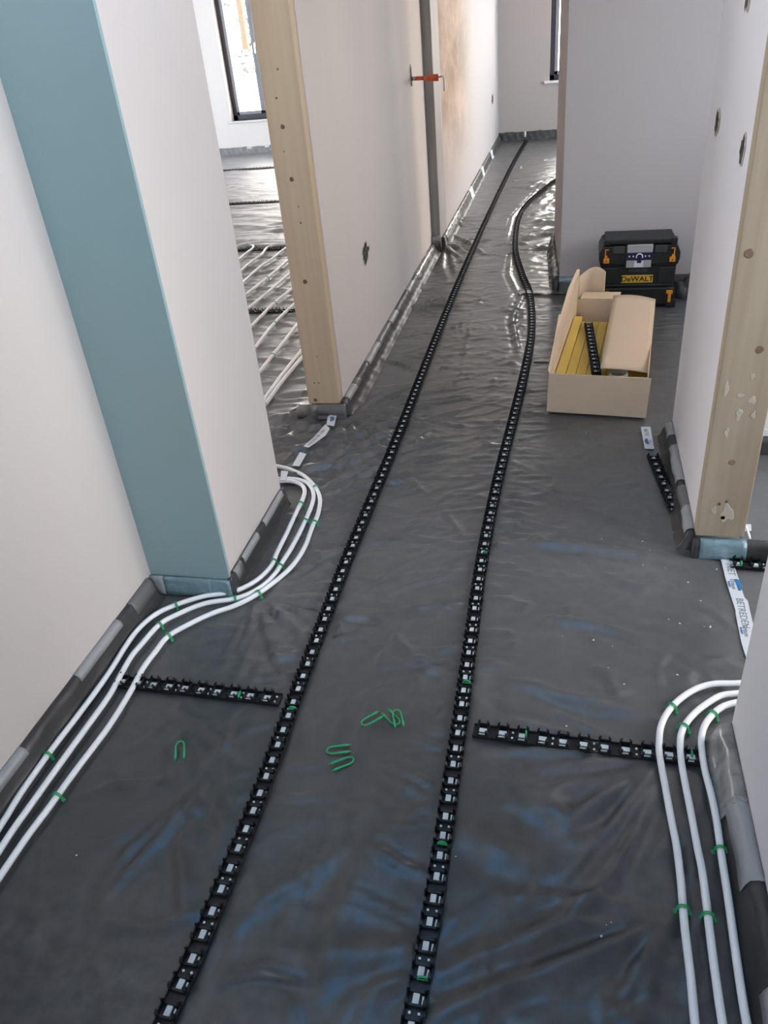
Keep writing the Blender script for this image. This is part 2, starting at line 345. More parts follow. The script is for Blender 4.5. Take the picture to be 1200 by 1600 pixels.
# ------------------------------------------------------------------ film on the floor: a real crumpled sheet
def axis_grid(segs):
    out = []
    for a, b, st in segs:
        k = max(1, int(round((b-a)/st))); out += [a+(b-a)*i/k for i in range(k)]
    out.append(segs[-1][1]); return np.array(out)
gx = axis_grid([(-8.05, -3.2, .10), (-3.2, -1.5, .035), (-1.5, .75, .0115), (.75, 2.2, .05), (2.2, 2.98, .1)])
gy = axis_grid([(-2.05, .3, .08), (.3, 3.6, .0115), (3.6, 7, .02), (7, 9.3, .035), (9.3, 12.66, .08)])
GX, GY = np.meshgrid(gx, gy); Z = np.zeros_like(GX)
def crease(pts, w, h, sharp=1.0):
    """a fold: ridge on one side, shallow valley on the other, fading at both ends"""
    global Z
    P = np.array([(p[0], p[1]) for p in pts]); seg = np.hypot(*(P[1:]-P[:-1]).T); cum = np.r_[0, np.cumsum(seg)]; T = cum[-1]
    if T < 1e-6: return
    pad = w*4
    ix = np.where((gx > P[:,0].min()-pad) & (gx < P[:,0].max()+pad))[0]; iy = np.where((gy > P[:,1].min()-pad) & (gy < P[:,1].max()+pad))[0]
    if len(ix) < 2 or len(iy) < 2: return
    sl = np.s_[iy[0]:iy[-1]+1, ix[0]:ix[-1]+1]; X, Y = GX[sl], GY[sl]
    best = np.full(X.shape, 1e9); sd = np.zeros_like(X); u = np.zeros_like(X)
    for i in range(len(seg)):
        a, b = P[i], P[i+1]; d = (b-a)/max(seg[i], 1e-9)
        t = np.clip((X-a[0])*d[0]+(Y-a[1])*d[1], 0, seg[i]); qx, qy = a[0]+d[0]*t, a[1]+d[1]*t
        D = np.hypot(X-qx, Y-qy); m = D < best
        best = np.where(m, D, best); sd = np.where(m, (X-a[0])*d[1]-(Y-a[1])*d[0], sd); u = np.where(m, (cum[i]+t)/T, u)
    h *= 1.55; env = np.clip(np.sin(np.pi*np.clip(u, .02, .98)), 0, 1)**.7
    Z[sl] += h*env*(np.exp(-(best/w)**2) - .35*np.exp(-((best-1.8*w)/(1.2*w))**2)*(sd > 0))
def px(pts): return [F(*p) for p in pts]
for pts, w, h in [
    ([(1035,1205),(985,1310),(930,1400),(860,1450),(780,1485),(700,1515)], .020, .012),
    ([(1050,1435),(980,1470),(900,1505),(800,1540),(720,1570),(650,1600)], .018, .011),
    ([(1052,1437),(1010,1500),(960,1590)], .012, .009), ([(1030,1190),(960,1235),(900,1270),(840,1270),(790,1250)], .022, .008),
    ([(1100,1215),(1078,1300),(1085,1420),(1078,1600)], .010, .006), ([(1112,1330),(1100,1400),(1105,1500)], .010, .006),
    ([(1020,1200),(960,1290),(900,1330)], .018, .007), ([(800,1210),(860,1260),(900,1320),(880,1380)], .03, .006),
    ([(720,1290),(780,1330),(830,1350)], .03, .006), ([(940,1560),(960,1590),(1000,1620)], .02, .006),
    ([(315,1215),(270,1270),(200,1330),(150,1400)], .012, .008), ([(312,1242),(230,1330),(150,1420)], .012, .008),
    ([(270,1105),(340,1150),(385,1190)], .012, .007), ([(320,1220),(350,1290),(345,1340)], .010, .006), ([(280,1300),(286,1380),(292,1440)], .012, .006),
    ([(135,1440),(200,1450),(260,1450),(330,1415)], .014, .008), ([(110,1250),(190,1228),(270,1215)], .010, .006), ([(355,1250),(400,1240),(360,1300)], .01, .005),
    ([(505,1255),(475,1370),(435,1460)], .005, .004), ([(590,1240),(560,1360),(530,1440),(500,1560)], .03, .006), ([(540,1260),(530,1340)], .02, .004),
    ([(345,1532),(400,1514),(440,1516),(482,1535)], .010, .010), ([(255,1490),(275,1480)], .006, .006), ([(420,1480),(500,1500),(560,1490),(640,1480)], .03, .006),
    ([(560,1560),(620,1535),(700,1520)], .014, .006), ([(560,1420),(600,1340),(640,1260)], .03, .004),
    ([(480,812),(560,828),(660,842),(740,850)], .012, .006), ([(775,852),(850,850),(930,858),(1010,868),(1080,880)], .022, .012),
    ([(800,810),(900,835),(1000,855),(1060,868)], .010, .006), ([(820,755),(900,790),(1000,830),(1060,850)], .010, .005),
    ([(840,968),(900,972),(960,985),(1010,1000)], .016, .008), ([(800,1060),(880,1090),(960,1105),(1040,1120)], .022, .011),
    ([(500,875),(560,850),(640,848)], .010, .005), ([(580,940),(640,915),(745,890)], .010, .006), ([(560,925),(640,880),(680,850)], .008, .006),
    ([(545,940),(640,950),(735,960)], .006, .005), ([(690,790),(722,840)], .008, .006), ([(540,960),(530,1000),(560,1010)], .010, .005),
    ([(600,980),(650,1030),(720,1070)], .014, .006), ([(540,660),(700,665),(790,672)], .006, .005), ([(500,680),(600,672),(700,690)], .006, .005),
    ([(675,780),(640,745),(700,742)], .008, .004), ([(740,470),(725,560),(708,640)], .004, .004), ([(820,570),(830,640),(815,720),(800,980)], .004, .003),
    ([(890,930),(890,990)], .004, .004), ([(1000,560),(1010,720),(1050,800)], .006, .004), ([(950,900),(1000,920),(1060,910)], .02, .004),
    ([(820,455),(800,500),(812,560)], .012, .010), ([(800,390),(795,430),(815,470)], .012, .010), ([(850,285),(800,340),(790,380)], .010, .010),
    ([(697,370),(690,420),(700,440)], .02, .012), ([(700,380),(735,400)], .02, .014), ([(705,365),(740,385),(760,400)], .02, .012), ([(700,345),(700,380),(712,430)], .02, .012),
    ]: crease(px(pts), w, h)
# fans of wrinkles, pulled tight by the pipe clips, the rails and the wall corners
def fan(cx, cy, a0, a1, r0, r1, n_, w, h):
    c = F(cx, cy)
    for i in range(n_):
        a = math.radians(a0+(a1-a0)*(i+rng.uniform(.1, .9))/n_); L = rng.uniform(.5, 1)*(r1-r0); k = rng.uniform(-.2, .2)
        pts = [(c.x+math.cos(a+k*t)*(r0+L*t), c.y+math.sin(a+k*t)*(r0+L*t)) for t in (0, .35, .7, 1)]
        crease(pts, w*rng.uniform(.7, 1.4), h*rng.uniform(.6, 1.3))
fan(405, 930, -100, 60, .03, .42, 17, .0085, .0055)
fan(470, 830, -60, 40, .04, .34, 12, .008, .006)
fan(495, 770, -30, 70, .04, .45, 12, .009, .007)
fan(545, 648, -75, 62, .03, .62, 24, .010, .0075)
fan(600, 560, -60, 40, .02, .40, 9, .010, .007)
fan(640, 480, -60, 40, .02, .42, 8, .011, .008)
fan(690, 385, -80, 40, .03, .5, 9, .016, .012)
fan(1035, 1190, 150, 250, .04, .45, 9, .010, .006)
fan(1050, 1430, 165, 265, .02, .35, 5, .010, .006)
fan(300, 1230, 100, 300, .02, .3, 9, .010, .005)
fan(700, 345, -70, 40, .05, .4, 8, .016, .01)
def ptat(T, y):
    for a, b in zip(T, T[1:]):
        if a[1] <= y <= b[1]: t = (y-a[1])/(b[1]-a[1]); return a[0]+(b[0]-a[0])*t
    return T[-1][0]
for T, side, y0, y1, n_, l0, l1, sl in [(T1, 1, 2.0, 4.6, 46, .06, .34, .45), (T1, -1, 1.5, 3.4, 40, .05, .26, -.25), (T1, -1, 3.4, 6, 26, .06, .28, -.5), (T2, -1, 1.4, 5, 46, .04, .22, -.2),
                                (T2, 1, 1.6, 3.6, 44, .04, .20, -.12), (T1, 1, .8, 2, 10, .05, .2, .2), (T2, -1, .8, 1.5, 8, .05, .2, .3)]:
    for _ in range(n_):
        y = rng.uniform(y0, y1); x = ptat(T, y)+side*.025; L = rng.uniform(l0, l1)*side; s_ = sl*rng.uniform(.3, 1.5)*side; k = rng.uniform(-.05, .05)
        crease([(x, y), (x+L*.5, y+L*.5*s_+k*.3), (x+L, y+L*s_)], rng.uniform(.005, .009), rng.uniform(.003, .007))
# loose crumples by the left doorway, in the left room and where the second track swings right
for (x0, x1, y0, y1, n_, ang, w, h, l0, l1) in [(-1.5, -.78, 2.5, 3.2, 130, 28, .012, .010, .10, .40), (-.5, -.1, 6.0, 9.0, 90, 22, .022, .011, .12, .4),
        (-2.9, -1.3, 3.0, 8.0, 190, 12, .026, .007, .15, .6), (-7, -2.8, 6, 12.5, 110, 8, .06, .010, .4, 1.6), (-.12, .05, 3.6, 5.2, 40, 10, .012, .008, .05, .18),
        (-.62, -.3, 2.0, 3.1, 34, 35, .007, .003, .04, .16), (-.9, .3, .5, 1.6, 20, 60, .025, .004, .1, .4), (-.1, .4, 1.5, 2.4, 20, -15, .016, .0035, .05, .25)]:
    for _ in range(n_):
        x, y = rng.uniform(x0, x1), rng.uniform(y0, y1); a = math.radians(ang+rng.normal(0, 22)); L = rng.uniform(l0, l1); c = rng.uniform(-.25, .25)
        crease([(x, y), (x+math.cos(a)*L/2, y+math.sin(a)*L/2), (x+math.cos(a+c)*L, y+math.sin(a+c)*L)], w*rng.uniform(.6, 1.3), h*rng.uniform(.4, 1.2))
for (x0, x1, y0, y1, n_, ang, sg) in [(-.68, -.25, 1.6, 5.0, 210, 30, 30), (-.20, .40, 1.45, 3.2, 190, -12, 30), (-1.2, -.72, 1.5, 3.0, 120, 10, 35), (-.66, -.27, .5, 1.6, 40, 80, 30),
                                      (-1.15, -.72, .5, 1.4, 60, 50, 50), (-.18, .33, .5, 1.35, 60, 40, 40), (-1.0, .3, 5.0, 12, 160, 12, 22)]:
    for _ in range(n_):
        x, y = rng.uniform(x0, x1), rng.uniform(y0, y1); a = math.radians(ang+rng.normal(0, sg)); L = rng.uniform(.05, .28)*(1+.25*max(0, y-4)); c = rng.uniform(-.4, .4)
        crease([(x, y), (x+math.cos(a)*L/2, y+math.sin(a)*L/2), (x+math.cos(a+c)*L, y+math.sin(a+c)*L)], rng.uniform(.004, .012)*(1+.3*max(0, y-4)), rng.uniform(.001, .0034)*(1+.3*max(0, y-4)))
for P_ in (T1, T2):                       # the film lies flat under the rails
    for a, b in zip(P_, P_[1:]):
        m = (GY >= a[1]) & (GY <= b[1]); xc = a[0]+(GY-a[1])/(b[1]-a[1])*(b[0]-a[0]); Z = np.where(m, Z*np.clip((np.abs(GX-xc)-.020)/.02, 0, 1), Z)
Z = np.clip(Z, -.008, .024)
ny, nx = Z.shape; idx = np.arange(nx*ny).reshape(ny, nx)
quads = np.stack([idx[:-1, :-1], idx[:-1, 1:], idx[1:, 1:], idx[1:, :-1]], -1).reshape(-1, 4)
# the left room has the greyer, shinier sheet
cxs = (GX[:-1, :-1]+GX[1:, 1:]).ravel()/2; cys = (GY[:-1, :-1]+GY[1:, 1:]).ravel()/2
me = bpy.data.meshes.new('plastic_sheet'); me.vertices.add(nx*ny); me.loops.add(len(quads)*4); me.polygons.add(len(quads))
me.vertices.foreach_set('co', np.stack([GX, GY, Z], -1).astype(np.float32).ravel())
me.loops.foreach_set('vertex_index', quads.astype(np.int32).ravel()); me.polygons.foreach_set('loop_start', np.arange(0, len(quads)*4, 4, dtype=np.int32))
me.polygons.foreach_set('loop_total', np.full(len(quads), 4, dtype=np.int32)); me.update(calc_edges=True)
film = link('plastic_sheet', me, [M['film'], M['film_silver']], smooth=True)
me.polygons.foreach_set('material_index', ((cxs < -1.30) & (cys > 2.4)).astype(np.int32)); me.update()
tag(film, 'wrinkled black plastic sheeting covering the whole floor under the rails and pipes', 'plastic sheet')
def zf(x, y):
    i = int(np.clip(np.searchsorted(gx, x), 0, nx-1)); j = int(np.clip(np.searchsorted(gy, y), 0, ny-1)); return float(Z[j, i])

# ------------------------------------------------------------------ edge strips along the walls
def edge_strip(label, a, b, out, prof='soft', patches=(), h=.075, m='film_edge', amp=.004, sc=1.0):
    a, b, out = Vector((*a, 0)), Vector((*b, 0)), Vector((*out, 0)).normalized(); L = (b-a).length; d = (b-a)/L
    PR = {'soft': [(0, h), (.012, h+.002), (.022, h-.004), (.028, h*.72), (.033, h*.42), (.038, h*.16), (.046, .006), (.055, .001)],
          'hard': [(0, h), (.016, h+.001), (.027, h-.004), (.031, h*.7), (.033, h*.3), (.035, .002)],
          'wide': [(0, h), (.014, h+.002), (.026, h-.004), (.033, h*.72), (.040, h*.42), (.050, h*.18), (.062, .008), (.075, .001)]}[prof]
    PR = [(u*sc, z) for u, z in PR]
    root = empty('edge_strip', a); tag(root, label, 'edge strip', 'wrapped insulation strips along the wall bases')
    ph = [rng.uniform(0, 6.28) for _ in range(6)]
    def row(s, lift=0):
        r = []
        for i, (u, z) in enumerate(PR):
            w = (math.sin(s*31+ph[0]+i*.9)+math.sin(s*67+ph[1]-i*1.3)*.6+math.sin(s*13+ph[2])*.8)*amp*(.25 if i in (0,) else 1)*(0 if i == len(PR)-1 else 1)
            q = d*s + out*(u + (w*.5 if i else 0) + lift*(1 if i > 1 else .2)); r.append((q.x, q.y, max(.0005, z+w*.35+lift)))
        return r
    def ribbon(name, s0, s1, m_, lift=0, k=None, parent=root):
        st = np.linspace(s0, s1, max(2, int((s1-s0)/.012))); vs = []; fs = []; n_ = len(PR) if k is None else k
        for s in st: vs += row(s, lift)[:n_]
        for i in range(len(st)-1):
            for j in range(n_-1): fs.append((i*n_+j, (i+1)*n_+j, (i+1)*n_+j+1, i*n_+j+1))
        # close the back and ends so that the strip is solid
        if k is None:
            base = len(vs)
            for s in st: q = d*s; vs.append((q.x, q.y, 0))
            for i in range(len(st)-1): fs.append((base+i, base+i+1, (i+1)*n_, i*n_))
            fs.append(tuple(range(n_))+(base,)); fs.append(tuple((len(st)-1)*n_+j for j in range(n_))[::-1]+(base+len(st)-1,))
        o = mesh(name, vs, fs, M[m_], parent, True)
        if k is not None:
            sd = o.modifiers.new('s', 'SOLIDIFY'); sd.thickness = .0012; sd.offset = 1
        return o
    ribbon('wrapped_film', 0, L, m)
    for s0, s1, mm, k in patches: ribbon('tape_patch', s0, s1, mm, .002, k)
    return root
def ypx(x, y, X, z=.07):   # Y on a wall plane seen at pixel
    d = FWD*FPX + RGT*(x-600) + UPV*(800-y); return (z-H)/d.z*d.y
edge_strip('dark wrapped edge strip along the near left wall, behind the three white pipes', (-1.33, -1.9), (-1.327, 1.84), (1, 0), 'wide',
           [(ypx(0,1240,0)+1.9-.16, ypx(45,1172,0)+1.9, 'tape', 4), (ypx(132,1060,0)+1.9, ypx(190,972,0)+1.9, 'tape', 4), (3.60, 3.735, 'tape_dark', 5)], h=.075, sc=.72, amp=.002)
edge_strip('edge strip with pale blue tape under the blue-grey board', (-1.325, 1.862), (-1.04, 1.862), (0, -1), 'hard', [(.05, .22, 'foil_blue', 6), (0, .05, 'tape', 6)], h=.07, m='foil_blue', sc=.35, amp=.001)
edge_strip('edge strip at the base of the left column, inside the curve of the white pipes', (-1.045, 1.86), (-1.055, 2.45), (1, 0), 'soft',
           [(.04, .10, 'foil_crumple', 5), (.12, .27, 'tape', 4), (.34, .56, 'tape', 4)], sc=.5, amp=.0015)
edge_strip('silver taped edge strip under the pine post, crumpled at its left end', (-1.235, 3.235), (-1.0, 3.235), (0, -1), 'hard', [(0, .10, 'foil_crumple', 6), (.10, .235, 'tape_dark', 5)], h=.065, m='tape_dark')
edge_strip('long edge strip along the hall wall between pine post and grey wall end', (-1.028, 3.24), (-1.064, 6.2), (1, 0), 'wide',
           [(.06, .22, 'tape', 4), (.22, .30, 'tape_dark', 4), (.52, .80, 'tape', 4), (.80, 1.1, 'tape_dark', 4), (1.15, 1.35, 'tape', 4), (1.75, 1.98, 'tape', 4), (2.1, 2.9, 'foil_crumple', 5)], h=.07, amp=.0025)
edge_strip('crumpled edge strip at the foot of the narrow grey wall end', (-1.066, 6.25), (-.99, 6.25), (0, -1), 'hard', [(0, .076, 'foil_crumple', 5)], h=.12, amp=.008)
edge_strip('far left edge strip with white tape dabs by the blotchy wall', (-.998, 6.3), (-1.050, 12.15), (1, 0), 'soft',
           [(.1, 1.0, 'foil_crumple', 5), (1.9, 2.1, 'label', 7), (3.1, 3.3, 'label', 7), (4.3, 4.5, 'label', 7)], h=.09, amp=.004)
edge_strip('black edge strip across the far end wall of the hall', (-1.05, 12.19), (1.0, 12.19), (0, -1), 'soft', [(.35, .38, 'label', 5)], h=.11, m='film_edge', amp=.01)
edge_strip('grey edge strip along the window wall of the left room', (-7.9, 12.65), (-1.3, 12.65), (0, -1), 'wide', [(2.9, 2.98, 'label', 4), (3.2, 3.28, 'label', 4)], h=.10, m='film_silver', amp=.012)
edge_strip('dark edge strip with blue taped corner behind the cardboard box', (-.066, 5.095), (2.15, 5.095), (0, -1), 'soft', [(0.0, .14, 'foil_blue', 4)], h=.10, amp=.006)
edge_strip('edge strip up the hall side of the block wall, beside the second rail', (-.066, 5.1), (-.128, 6.25), (-1, 0), 'soft', [(.02, .5, 'foil_crumple', 5)], h=.10, amp=.008)
edge_strip('taped edge strip along the foot of the right wall, beside the loose rail offcut', (.433, 2.26), (.438, 3.09), (-1, 0), 'soft',
           [(.02, .17, 'tape', 4), (.17, .30, 'tape_dark', 4), (.34, .62, 'tape', 4), (.70, .82, 'tape', 4)], h=.07)
edge_strip('edge strip under the dusty timber post, wrapped in shiny blue tape', (.425, 2.245), (.66, 2.245), (0, -1), 'hard', [(.02, .16, 'foil_blue', 6)], h=.062)
edge_strip('edge strip with silver tape along the near right wall, beside the three bent pipes', (.420, -1.9), (.420, 1.43), (-1, 0), 'wide',
           [(3.10, 3.33, 'foil_crumple', 7), (2.92, 3.12, 'tape', 5), (1.9, 2.72, 'tape', 5)], h=.075, amp=.003, sc=.9)

# ------------------------------------------------------------------ timber posts
def post(label, x0, x1, y0, y1, m, knots, extra=()):
    root = empty('timber_post', ((x0+x1)/2, (y0+y1)/2, .066)); tag(root, label, 'post')
    off = Vector(root.location)
    mb = MB().box((x0, y0, .066), (x1, y1, ZT)); mb.v = [tuple(Vector(v)-off) for v in mb.v]
    mb.build('timber', M[m], root, bevel=.003)
    def blob(nm, kx, kz, r, mm, asp=1.0, rag=.04):
        vs = []; k = 18; ph = rng.uniform(0, 6, 3)
        for ring, dy in ((1, 0), (.85, -.0012)):
            for j in range(k):
                a = 2*PI*j/k; q = r*ring*(1+rag*math.sin(3*a+ph[0])+rag*.6*math.sin(5*a+ph[1]))
                vs.append((kx+math.cos(a)*q-off.x, y0+dy-off.y, kz+math.sin(a)*q*asp-off.z))
        fs = [tuple(range(k, 2*k))]+[(j, (j+1) % k, k+(j+1) % k, k+j) for j in range(k)]
        mesh(nm, vs, fs, M[mm], root)
    for kx, kz, r, mm in knots: blob('knot', kx, kz, r, mm)
    for kx, kz, r, asp in extra: blob('plaster_splash', kx, kz, r, 'plaster_splash', asp, .22)
    return root
post('pale pine post with dark knots at the hall wall end, beside the left doorway', -1.182, -1.032, 3.238, 3.298, 'wood',
     [(-1.121,1.249,.009,'knot'),(-1.114,1.056,.009,'knot'),(-1.117,.641,.010,'knot'),(-1.147,.083,.009,'knot'),(-1.101,.886,.004,'knot'),(-1.109,1.446,.004,'knot'),(-1.14,.17,.004,'knot'),(-1.12,.17,.004,'knot'),(-1.13,1.35,.004,'knot'),(-1.11,.3,.003,'knot'),(-1.1,.95,.003,'knot'),(-1.13,1.16,.003,'knot')])
post('broad plaster-splashed timber post ending the right wall', .432, .578, 2.248, 2.298, 'wood_dusty',
     [(.458,.965,.013,'knot_pale'),(.526,.699,.012,'knot_pale'),(.505,.34,.011,'knot_pale'),(.488,.19,.005,'knot'),(.508,.20,.005,'knot'),(.505,.14,.008,'knot_pale')],
     [(.515,.155,.02,1.6),(.50,.50,.008,2.6),(.54,.50,.006,2),(.53,.545,.011,1),(.495,.56,.01,.6),(.475,.165,.008,1.6),(.455,.58,.006,4),(.52,.62,.006,1.4),(.475,.44,.006,2.6)])

# ------------------------------------------------------------------ clip rails
def clip_geo():
    mb = MB(); 
    for t in (-.0125, .0125):
        for s in (-.0175, .0175):
            q = .0025; sg = 1 if s > 0 else -1; tg = 1 if t > 0 else -1
            mb.box((s-.003, t-q, .003), (s+.003, t+q, .021))
            mb.add([(s-.0035, t-q*1.2, .019), (s+.0035, t-q*1.2, .019), (s+.0035, t+q*1.2, .019), (s-.0035, t+q*1.2, .019),
                    (s-.0018, t-tg*.0035-q*.4, .027), (s+.0018, t-tg*.0035-q*.4, .027), (s+.0018, t-tg*.0035+q*.4, .027), (s-.0018, t-tg*.0035+q*.4, .027)],
                   [(0,1,5,4),(1,2,6,5),(2,3,7,6),(3,0,4,7),(4,5,6,7)])
        mb.box((-.0175, t-.0022, .003), (.0175, t+.0022, .011))
    for s in (-.0205, .0205): mb.box((s-.0012, -.011, .003), (s+.0012, .011, .013))
    return mb
def dot_geo(mb):
    for s in (-.009, .009): mb.tube([(s, .025, .003), (s, .025, .0068)], .0028, 8)
    return mb
cm = clip_geo(); cme = bpy.data.meshes.new('clip'); cme.from_pydata(cm.v, [], cm.f); cme.materials.append(M['rail'])
def pad_mb(dots):
    mb = MB().box((-.0075, -.0095, .004), (.0045, .0095, .0085)); mb.box((.0105, -.0095, .004), (.0135, .006, .0085))
    if dots: dot_geo(mb)
    return mb
pmes = []
for d_ in (False, True):
    p_ = pad_mb(d_); pm = bpy.data.meshes.new('pad'); pm.from_pydata(p_.v, [], p_.f); pm.materials.append(M['pad']); pmes.append(pm)
def rail(label, pts, group=None, z=.0, phase=.025, maxclips=100, simple=False, cat='clip rail', grp='black clip rails', sort_near=True):
    path = smooth_path([Vector((x, y, 0)) for x, y in pts], .03); fine = resample(path, .0125)
    o0 = path[0].copy(); root = empty('clip_rail', (o0.x, o0.y, z)); tag(root, label, cat, grp)
    # base plate with low upturned edges
    vs = []; fs = []; prof = [(-.021, 0), (-.021, .009), (-.0185, .009), (-.0185, .0035), (.0185, .0035), (.0185, .009), (.021, .009), (.021, 0)]
    n_ = len(prof)
    for i, p in enumerate(fine):
        t = (fine[min(i+1, len(fine)-1)]-fine[max(i-1, 0)]).normalized(); nrm = Vector((t.y, -t.x, 0))
        for u, h in prof:
            q = p+nrm*u-o0; vs.append((q.x, q.y, h+.002))
    for i in range(len(fine)-1):
        for j in range(n_): k = (j+1) % n_; fs.append((i*n_+j, i*n_+k, (i+1)*n_+k, (i+1)*n_+j))
    fs.append(tuple(range(n_))); fs.append(tuple((len(fine)-1)*n_+j for j in range(n_))[::-1])
    b = mesh('rail_base', vs, fs, M['rail'], root)
    cl = resample(path, .05); rest = MB(); restp = MB(); cnt = 0
    for i in range(len(cl)-1):
        p = (cl[i]+cl[i+1])/2; t = (cl[i+1]-cl[i]).normalized(); a = math.atan2(t.y, t.x)-PI/2
        if cnt < maxclips:
            c = bpy.data.objects.new('clip', cme); COL.objects.link(c); c.parent = root; c.location = (p.x-o0.x, p.y-o0.y, .002); c.rotation_euler = (0, 0, a)
            q = bpy.data.objects.new('pad', pmes[i % 2]); COL.objects.link(q); q.parent = c; cnt += 1
        else:
            Mx = Matrix.Translation((p.x-o0.x, p.y-o0.y, .002)) @ Matrix.Rotation(a, 4, 'Z')
            rest.add([Mx @ Vector(v) for v in cm.v], cm.f); pp = pad_mb(i % 2); restp.add([Mx @ Vector(v) for v in pp.v], pp.f)
    if rest.v:
        r_ = mesh('clip', rest.v, rest.f, M['rail'], root); tag(r_, kind='stuff')
        mesh('pad', restp.v, restp.f, M['pad'], r_)
    return root
rail('long black clip rail, the left one of the two running down the hall', T1)
rail('long black clip rail, the right one, swerving past the cardboard box', T2)
def L2(a, b): A, B = F(*a), F(*b); return [(A.x, A.y), ((A.x+B.x)/2, (A.y+B.y)/2), (B.x, B.y)]
rail('short cross rail carrying the three left pipes to the left long rail', [(-1.245, 1.440), (-.98, 1.436), (-.722, 1.430)])
rail('short cross rail from the right long rail under the three bent pipes', [(-.195, 1.392), (.09, 1.378), (.385, 1.372)])
rail('loose rail offcut lying beside the taped foot of the right wall', [(.350, 2.90), (.372, 2.70), (.398, 2.49)])
rail('rail stub crossing the printed tape in the right doorway', [(.535, 2.185), (.63, 2.18), (.93, 2.17)])
for k, (y, xa, xb, lb) in enumerate([(4.78, -2.75, -1.25, 'nearest rail under the diagonal pipes in the left room'), (6.46, -4.2, -1.35, 'second rail in the left room, where the diagonal pipes turn back'),
                      (8.56, -5.4, -1.5, 'third rail in the left room, lying alone on grey film'), (11.0, -6.8, -1.8, 'farthest rail in the left room, near the window wall')]):
    rail(lb, [(xa, y), ((xa+xb)/2, y+.02), (xb, y)], maxclips=100)

# ------------------------------------------------------------------ pipes
pipes = {}
def pipe(label, pts, z=.018, world=None, group='white heating pipes', r=.0082, n=12, key=None):
    P = [F(x, y, z) for x, y in pts] if world is None else [Vector(w) for w in world]
    P = [Vector((p.x, p.y, z if len(p) < 3 else p.z)) for p in P]
    path = smooth_path(P, .012); o0 = path[0].copy(); o0.z = 0
    mb = MB().tube([q-o0 for q in path], r, n); o = mb.build('heating_pipe', M['pipe'], None, True); o.location = o0
    tag(o, label, 'pipe', group); pipes[key] = path; return o
def ext(p, q, k): return (q[0]+(q[0]-p[0])*k, q[1]+(q[1]-p[1])*k)
A_ = [(-70,1385),(-30,1336),(5,1284),(32,1240),(62,1197),(80,1172),(120,1120),(150,1080),(175,1044),(198,1007),(217,982),(243,960),(275,945),(317,932),(345,928),(372,922),(402,906),(424,884),(433,863),(448,833),(463,800),(473,780),(476,766),(470,757),(455,752),(438,752),(420,756)]
B_ = [(-60,1405),(-20,1357),(20,1297),(50,1255),(100,1185),(140,1130),(170,1088),(190,1052),(205,1026),(220,1008),(249,976),(277,960),(320,943),(373,934),(408,917),(430,896),(442,877),(457,853),(474,820),(487,790),(490,772),(483,757),(468,750),(450,748),(436,748),(415,750)]
C_ = [(-50,1440),(-10,1384),(30,1325),(50,1297),(75,1264),(95,1236),(125,1195),(170,1135),(203,1082),(223,1045),(243,1018),(263,994),(300,973),(333,958),(370,945),(404,927),(439,901),(460,880),(477,853),(488,823),(497,803),(500,780),(493,762),(477,745),(457,735),(436,729),(410,724)]
pipe('innermost white pipe of the left trio, nearest the near left wall', A_, key='A')
pipe('middle white pipe of the trio along the left wall', B_, key='B')
pipe('outermost white pipe of the left trio, curving furthest into the hall', C_, key='C')
D_ = [(1175,1066),(1146,1068),(1120,1068),(1096,1073),(1074,1084),(1054,1100),(1040,1118),(1032,1138),(1030,1160),(1030,1176),(1034,1200),(1040,1232),(1048,1276),(1057,1322),(1063,1368),(1066,1403),(1070,1450),(1078,1516),(1086,1600),(1096,1700)]
E_ = [(1175,1082),(1144,1084),(1126,1087),(1108,1097),(1088,1112),(1072,1130),(1064,1148),(1063,1172),(1066,1200),(1072,1232),(1080,1272),(1090,1326),(1097,1360),(1105,1422),(1113,1488),(1122,1553),(1129,1600),(1144,1700)]
G_ = [(1170,1094),(1140,1100),(1126,1106),(1114,1116),(1102,1132),(1096,1152),(1097,1176),(1102,1206),(1112,1244),(1120,1284),(1124,1312),(1129,1347),(1139,1412),(1148,1478),(1159,1553),(1167,1600),(1186,1700)]
pipe('outermost of the three white pipes bending out of the right doorway', D_, key='D')
pipe('middle white pipe of the three bending out of the right doorway', E_, key='E')
pipe('innermost white pipe of the right trio, against the near right wall', G_, key='G')
lr = [([(222+300-182,1250/3.478+220)], 0)]
def c7(x, y): return (340+x/3.478, 220+y/3.478)
LR = [('a', [(225,1262),(300,1165),(370,1080),(440,990),(500,915)], 'diagonal pipe in the left room, the long single one nearest the doorway'),
      ('b', [(200,1130),(310,990),(425,880),(490,815)], 'diagonal pipe in the left room, second from the doorway'),
      ('c', [(180,1010),(250,940),(310,880),(410,800),(480,740)], 'diagonal pipe in the left room, third from the doorway'),
      ('d', [(160,915),(280,818),(400,715),(470,655)], 'diagonal pipe in the left room, fourth from the doorway'),
      ('e', [(150,838),(270,745),(388,645),(450,590)], 'diagonal pipe in the left room, fifth from the doorway'),
      ('f', [(135,772),(225,690),(300,640),(350,598),(390,575),(440,572)], 'diagonal pipe in the left room, bending right at its far end'),
      ('g', [(125,708),(180,660),(240,618),(262,588),(300,568),(380,560),(450,562)], 'diagonal pipe in the left room, turning back over the second rail'),
      ('h', [(115,645),(160,608),(190,585),(192,570),(160,566),(110,578),(70,590)], 'short hooked pipe at the far left of the left room coils'),
      ('i', [(60,592),(110,570),(160,558),(220,550),(300,546),(375,548),(460,556)], 'farthest crosswise pipe in the left room, closing the coils'),
      ('j', [(240,1425),(330,1300),(400,1210),(465,1130),(520,1070)], 'left one of the paired pipes close to the pine post'),
      ('k', [(262,1432),(345,1315),(410,1235),(468,1170),(520,1120)], 'right one of the paired pipes close to the pine post')]
for k, pts, lb in LR: pipe(lb, [c7(*p) for p in pts], z=.020 if k != 'i' else .034, group='pipes in the left room', key=k, n=8, r=.0105)

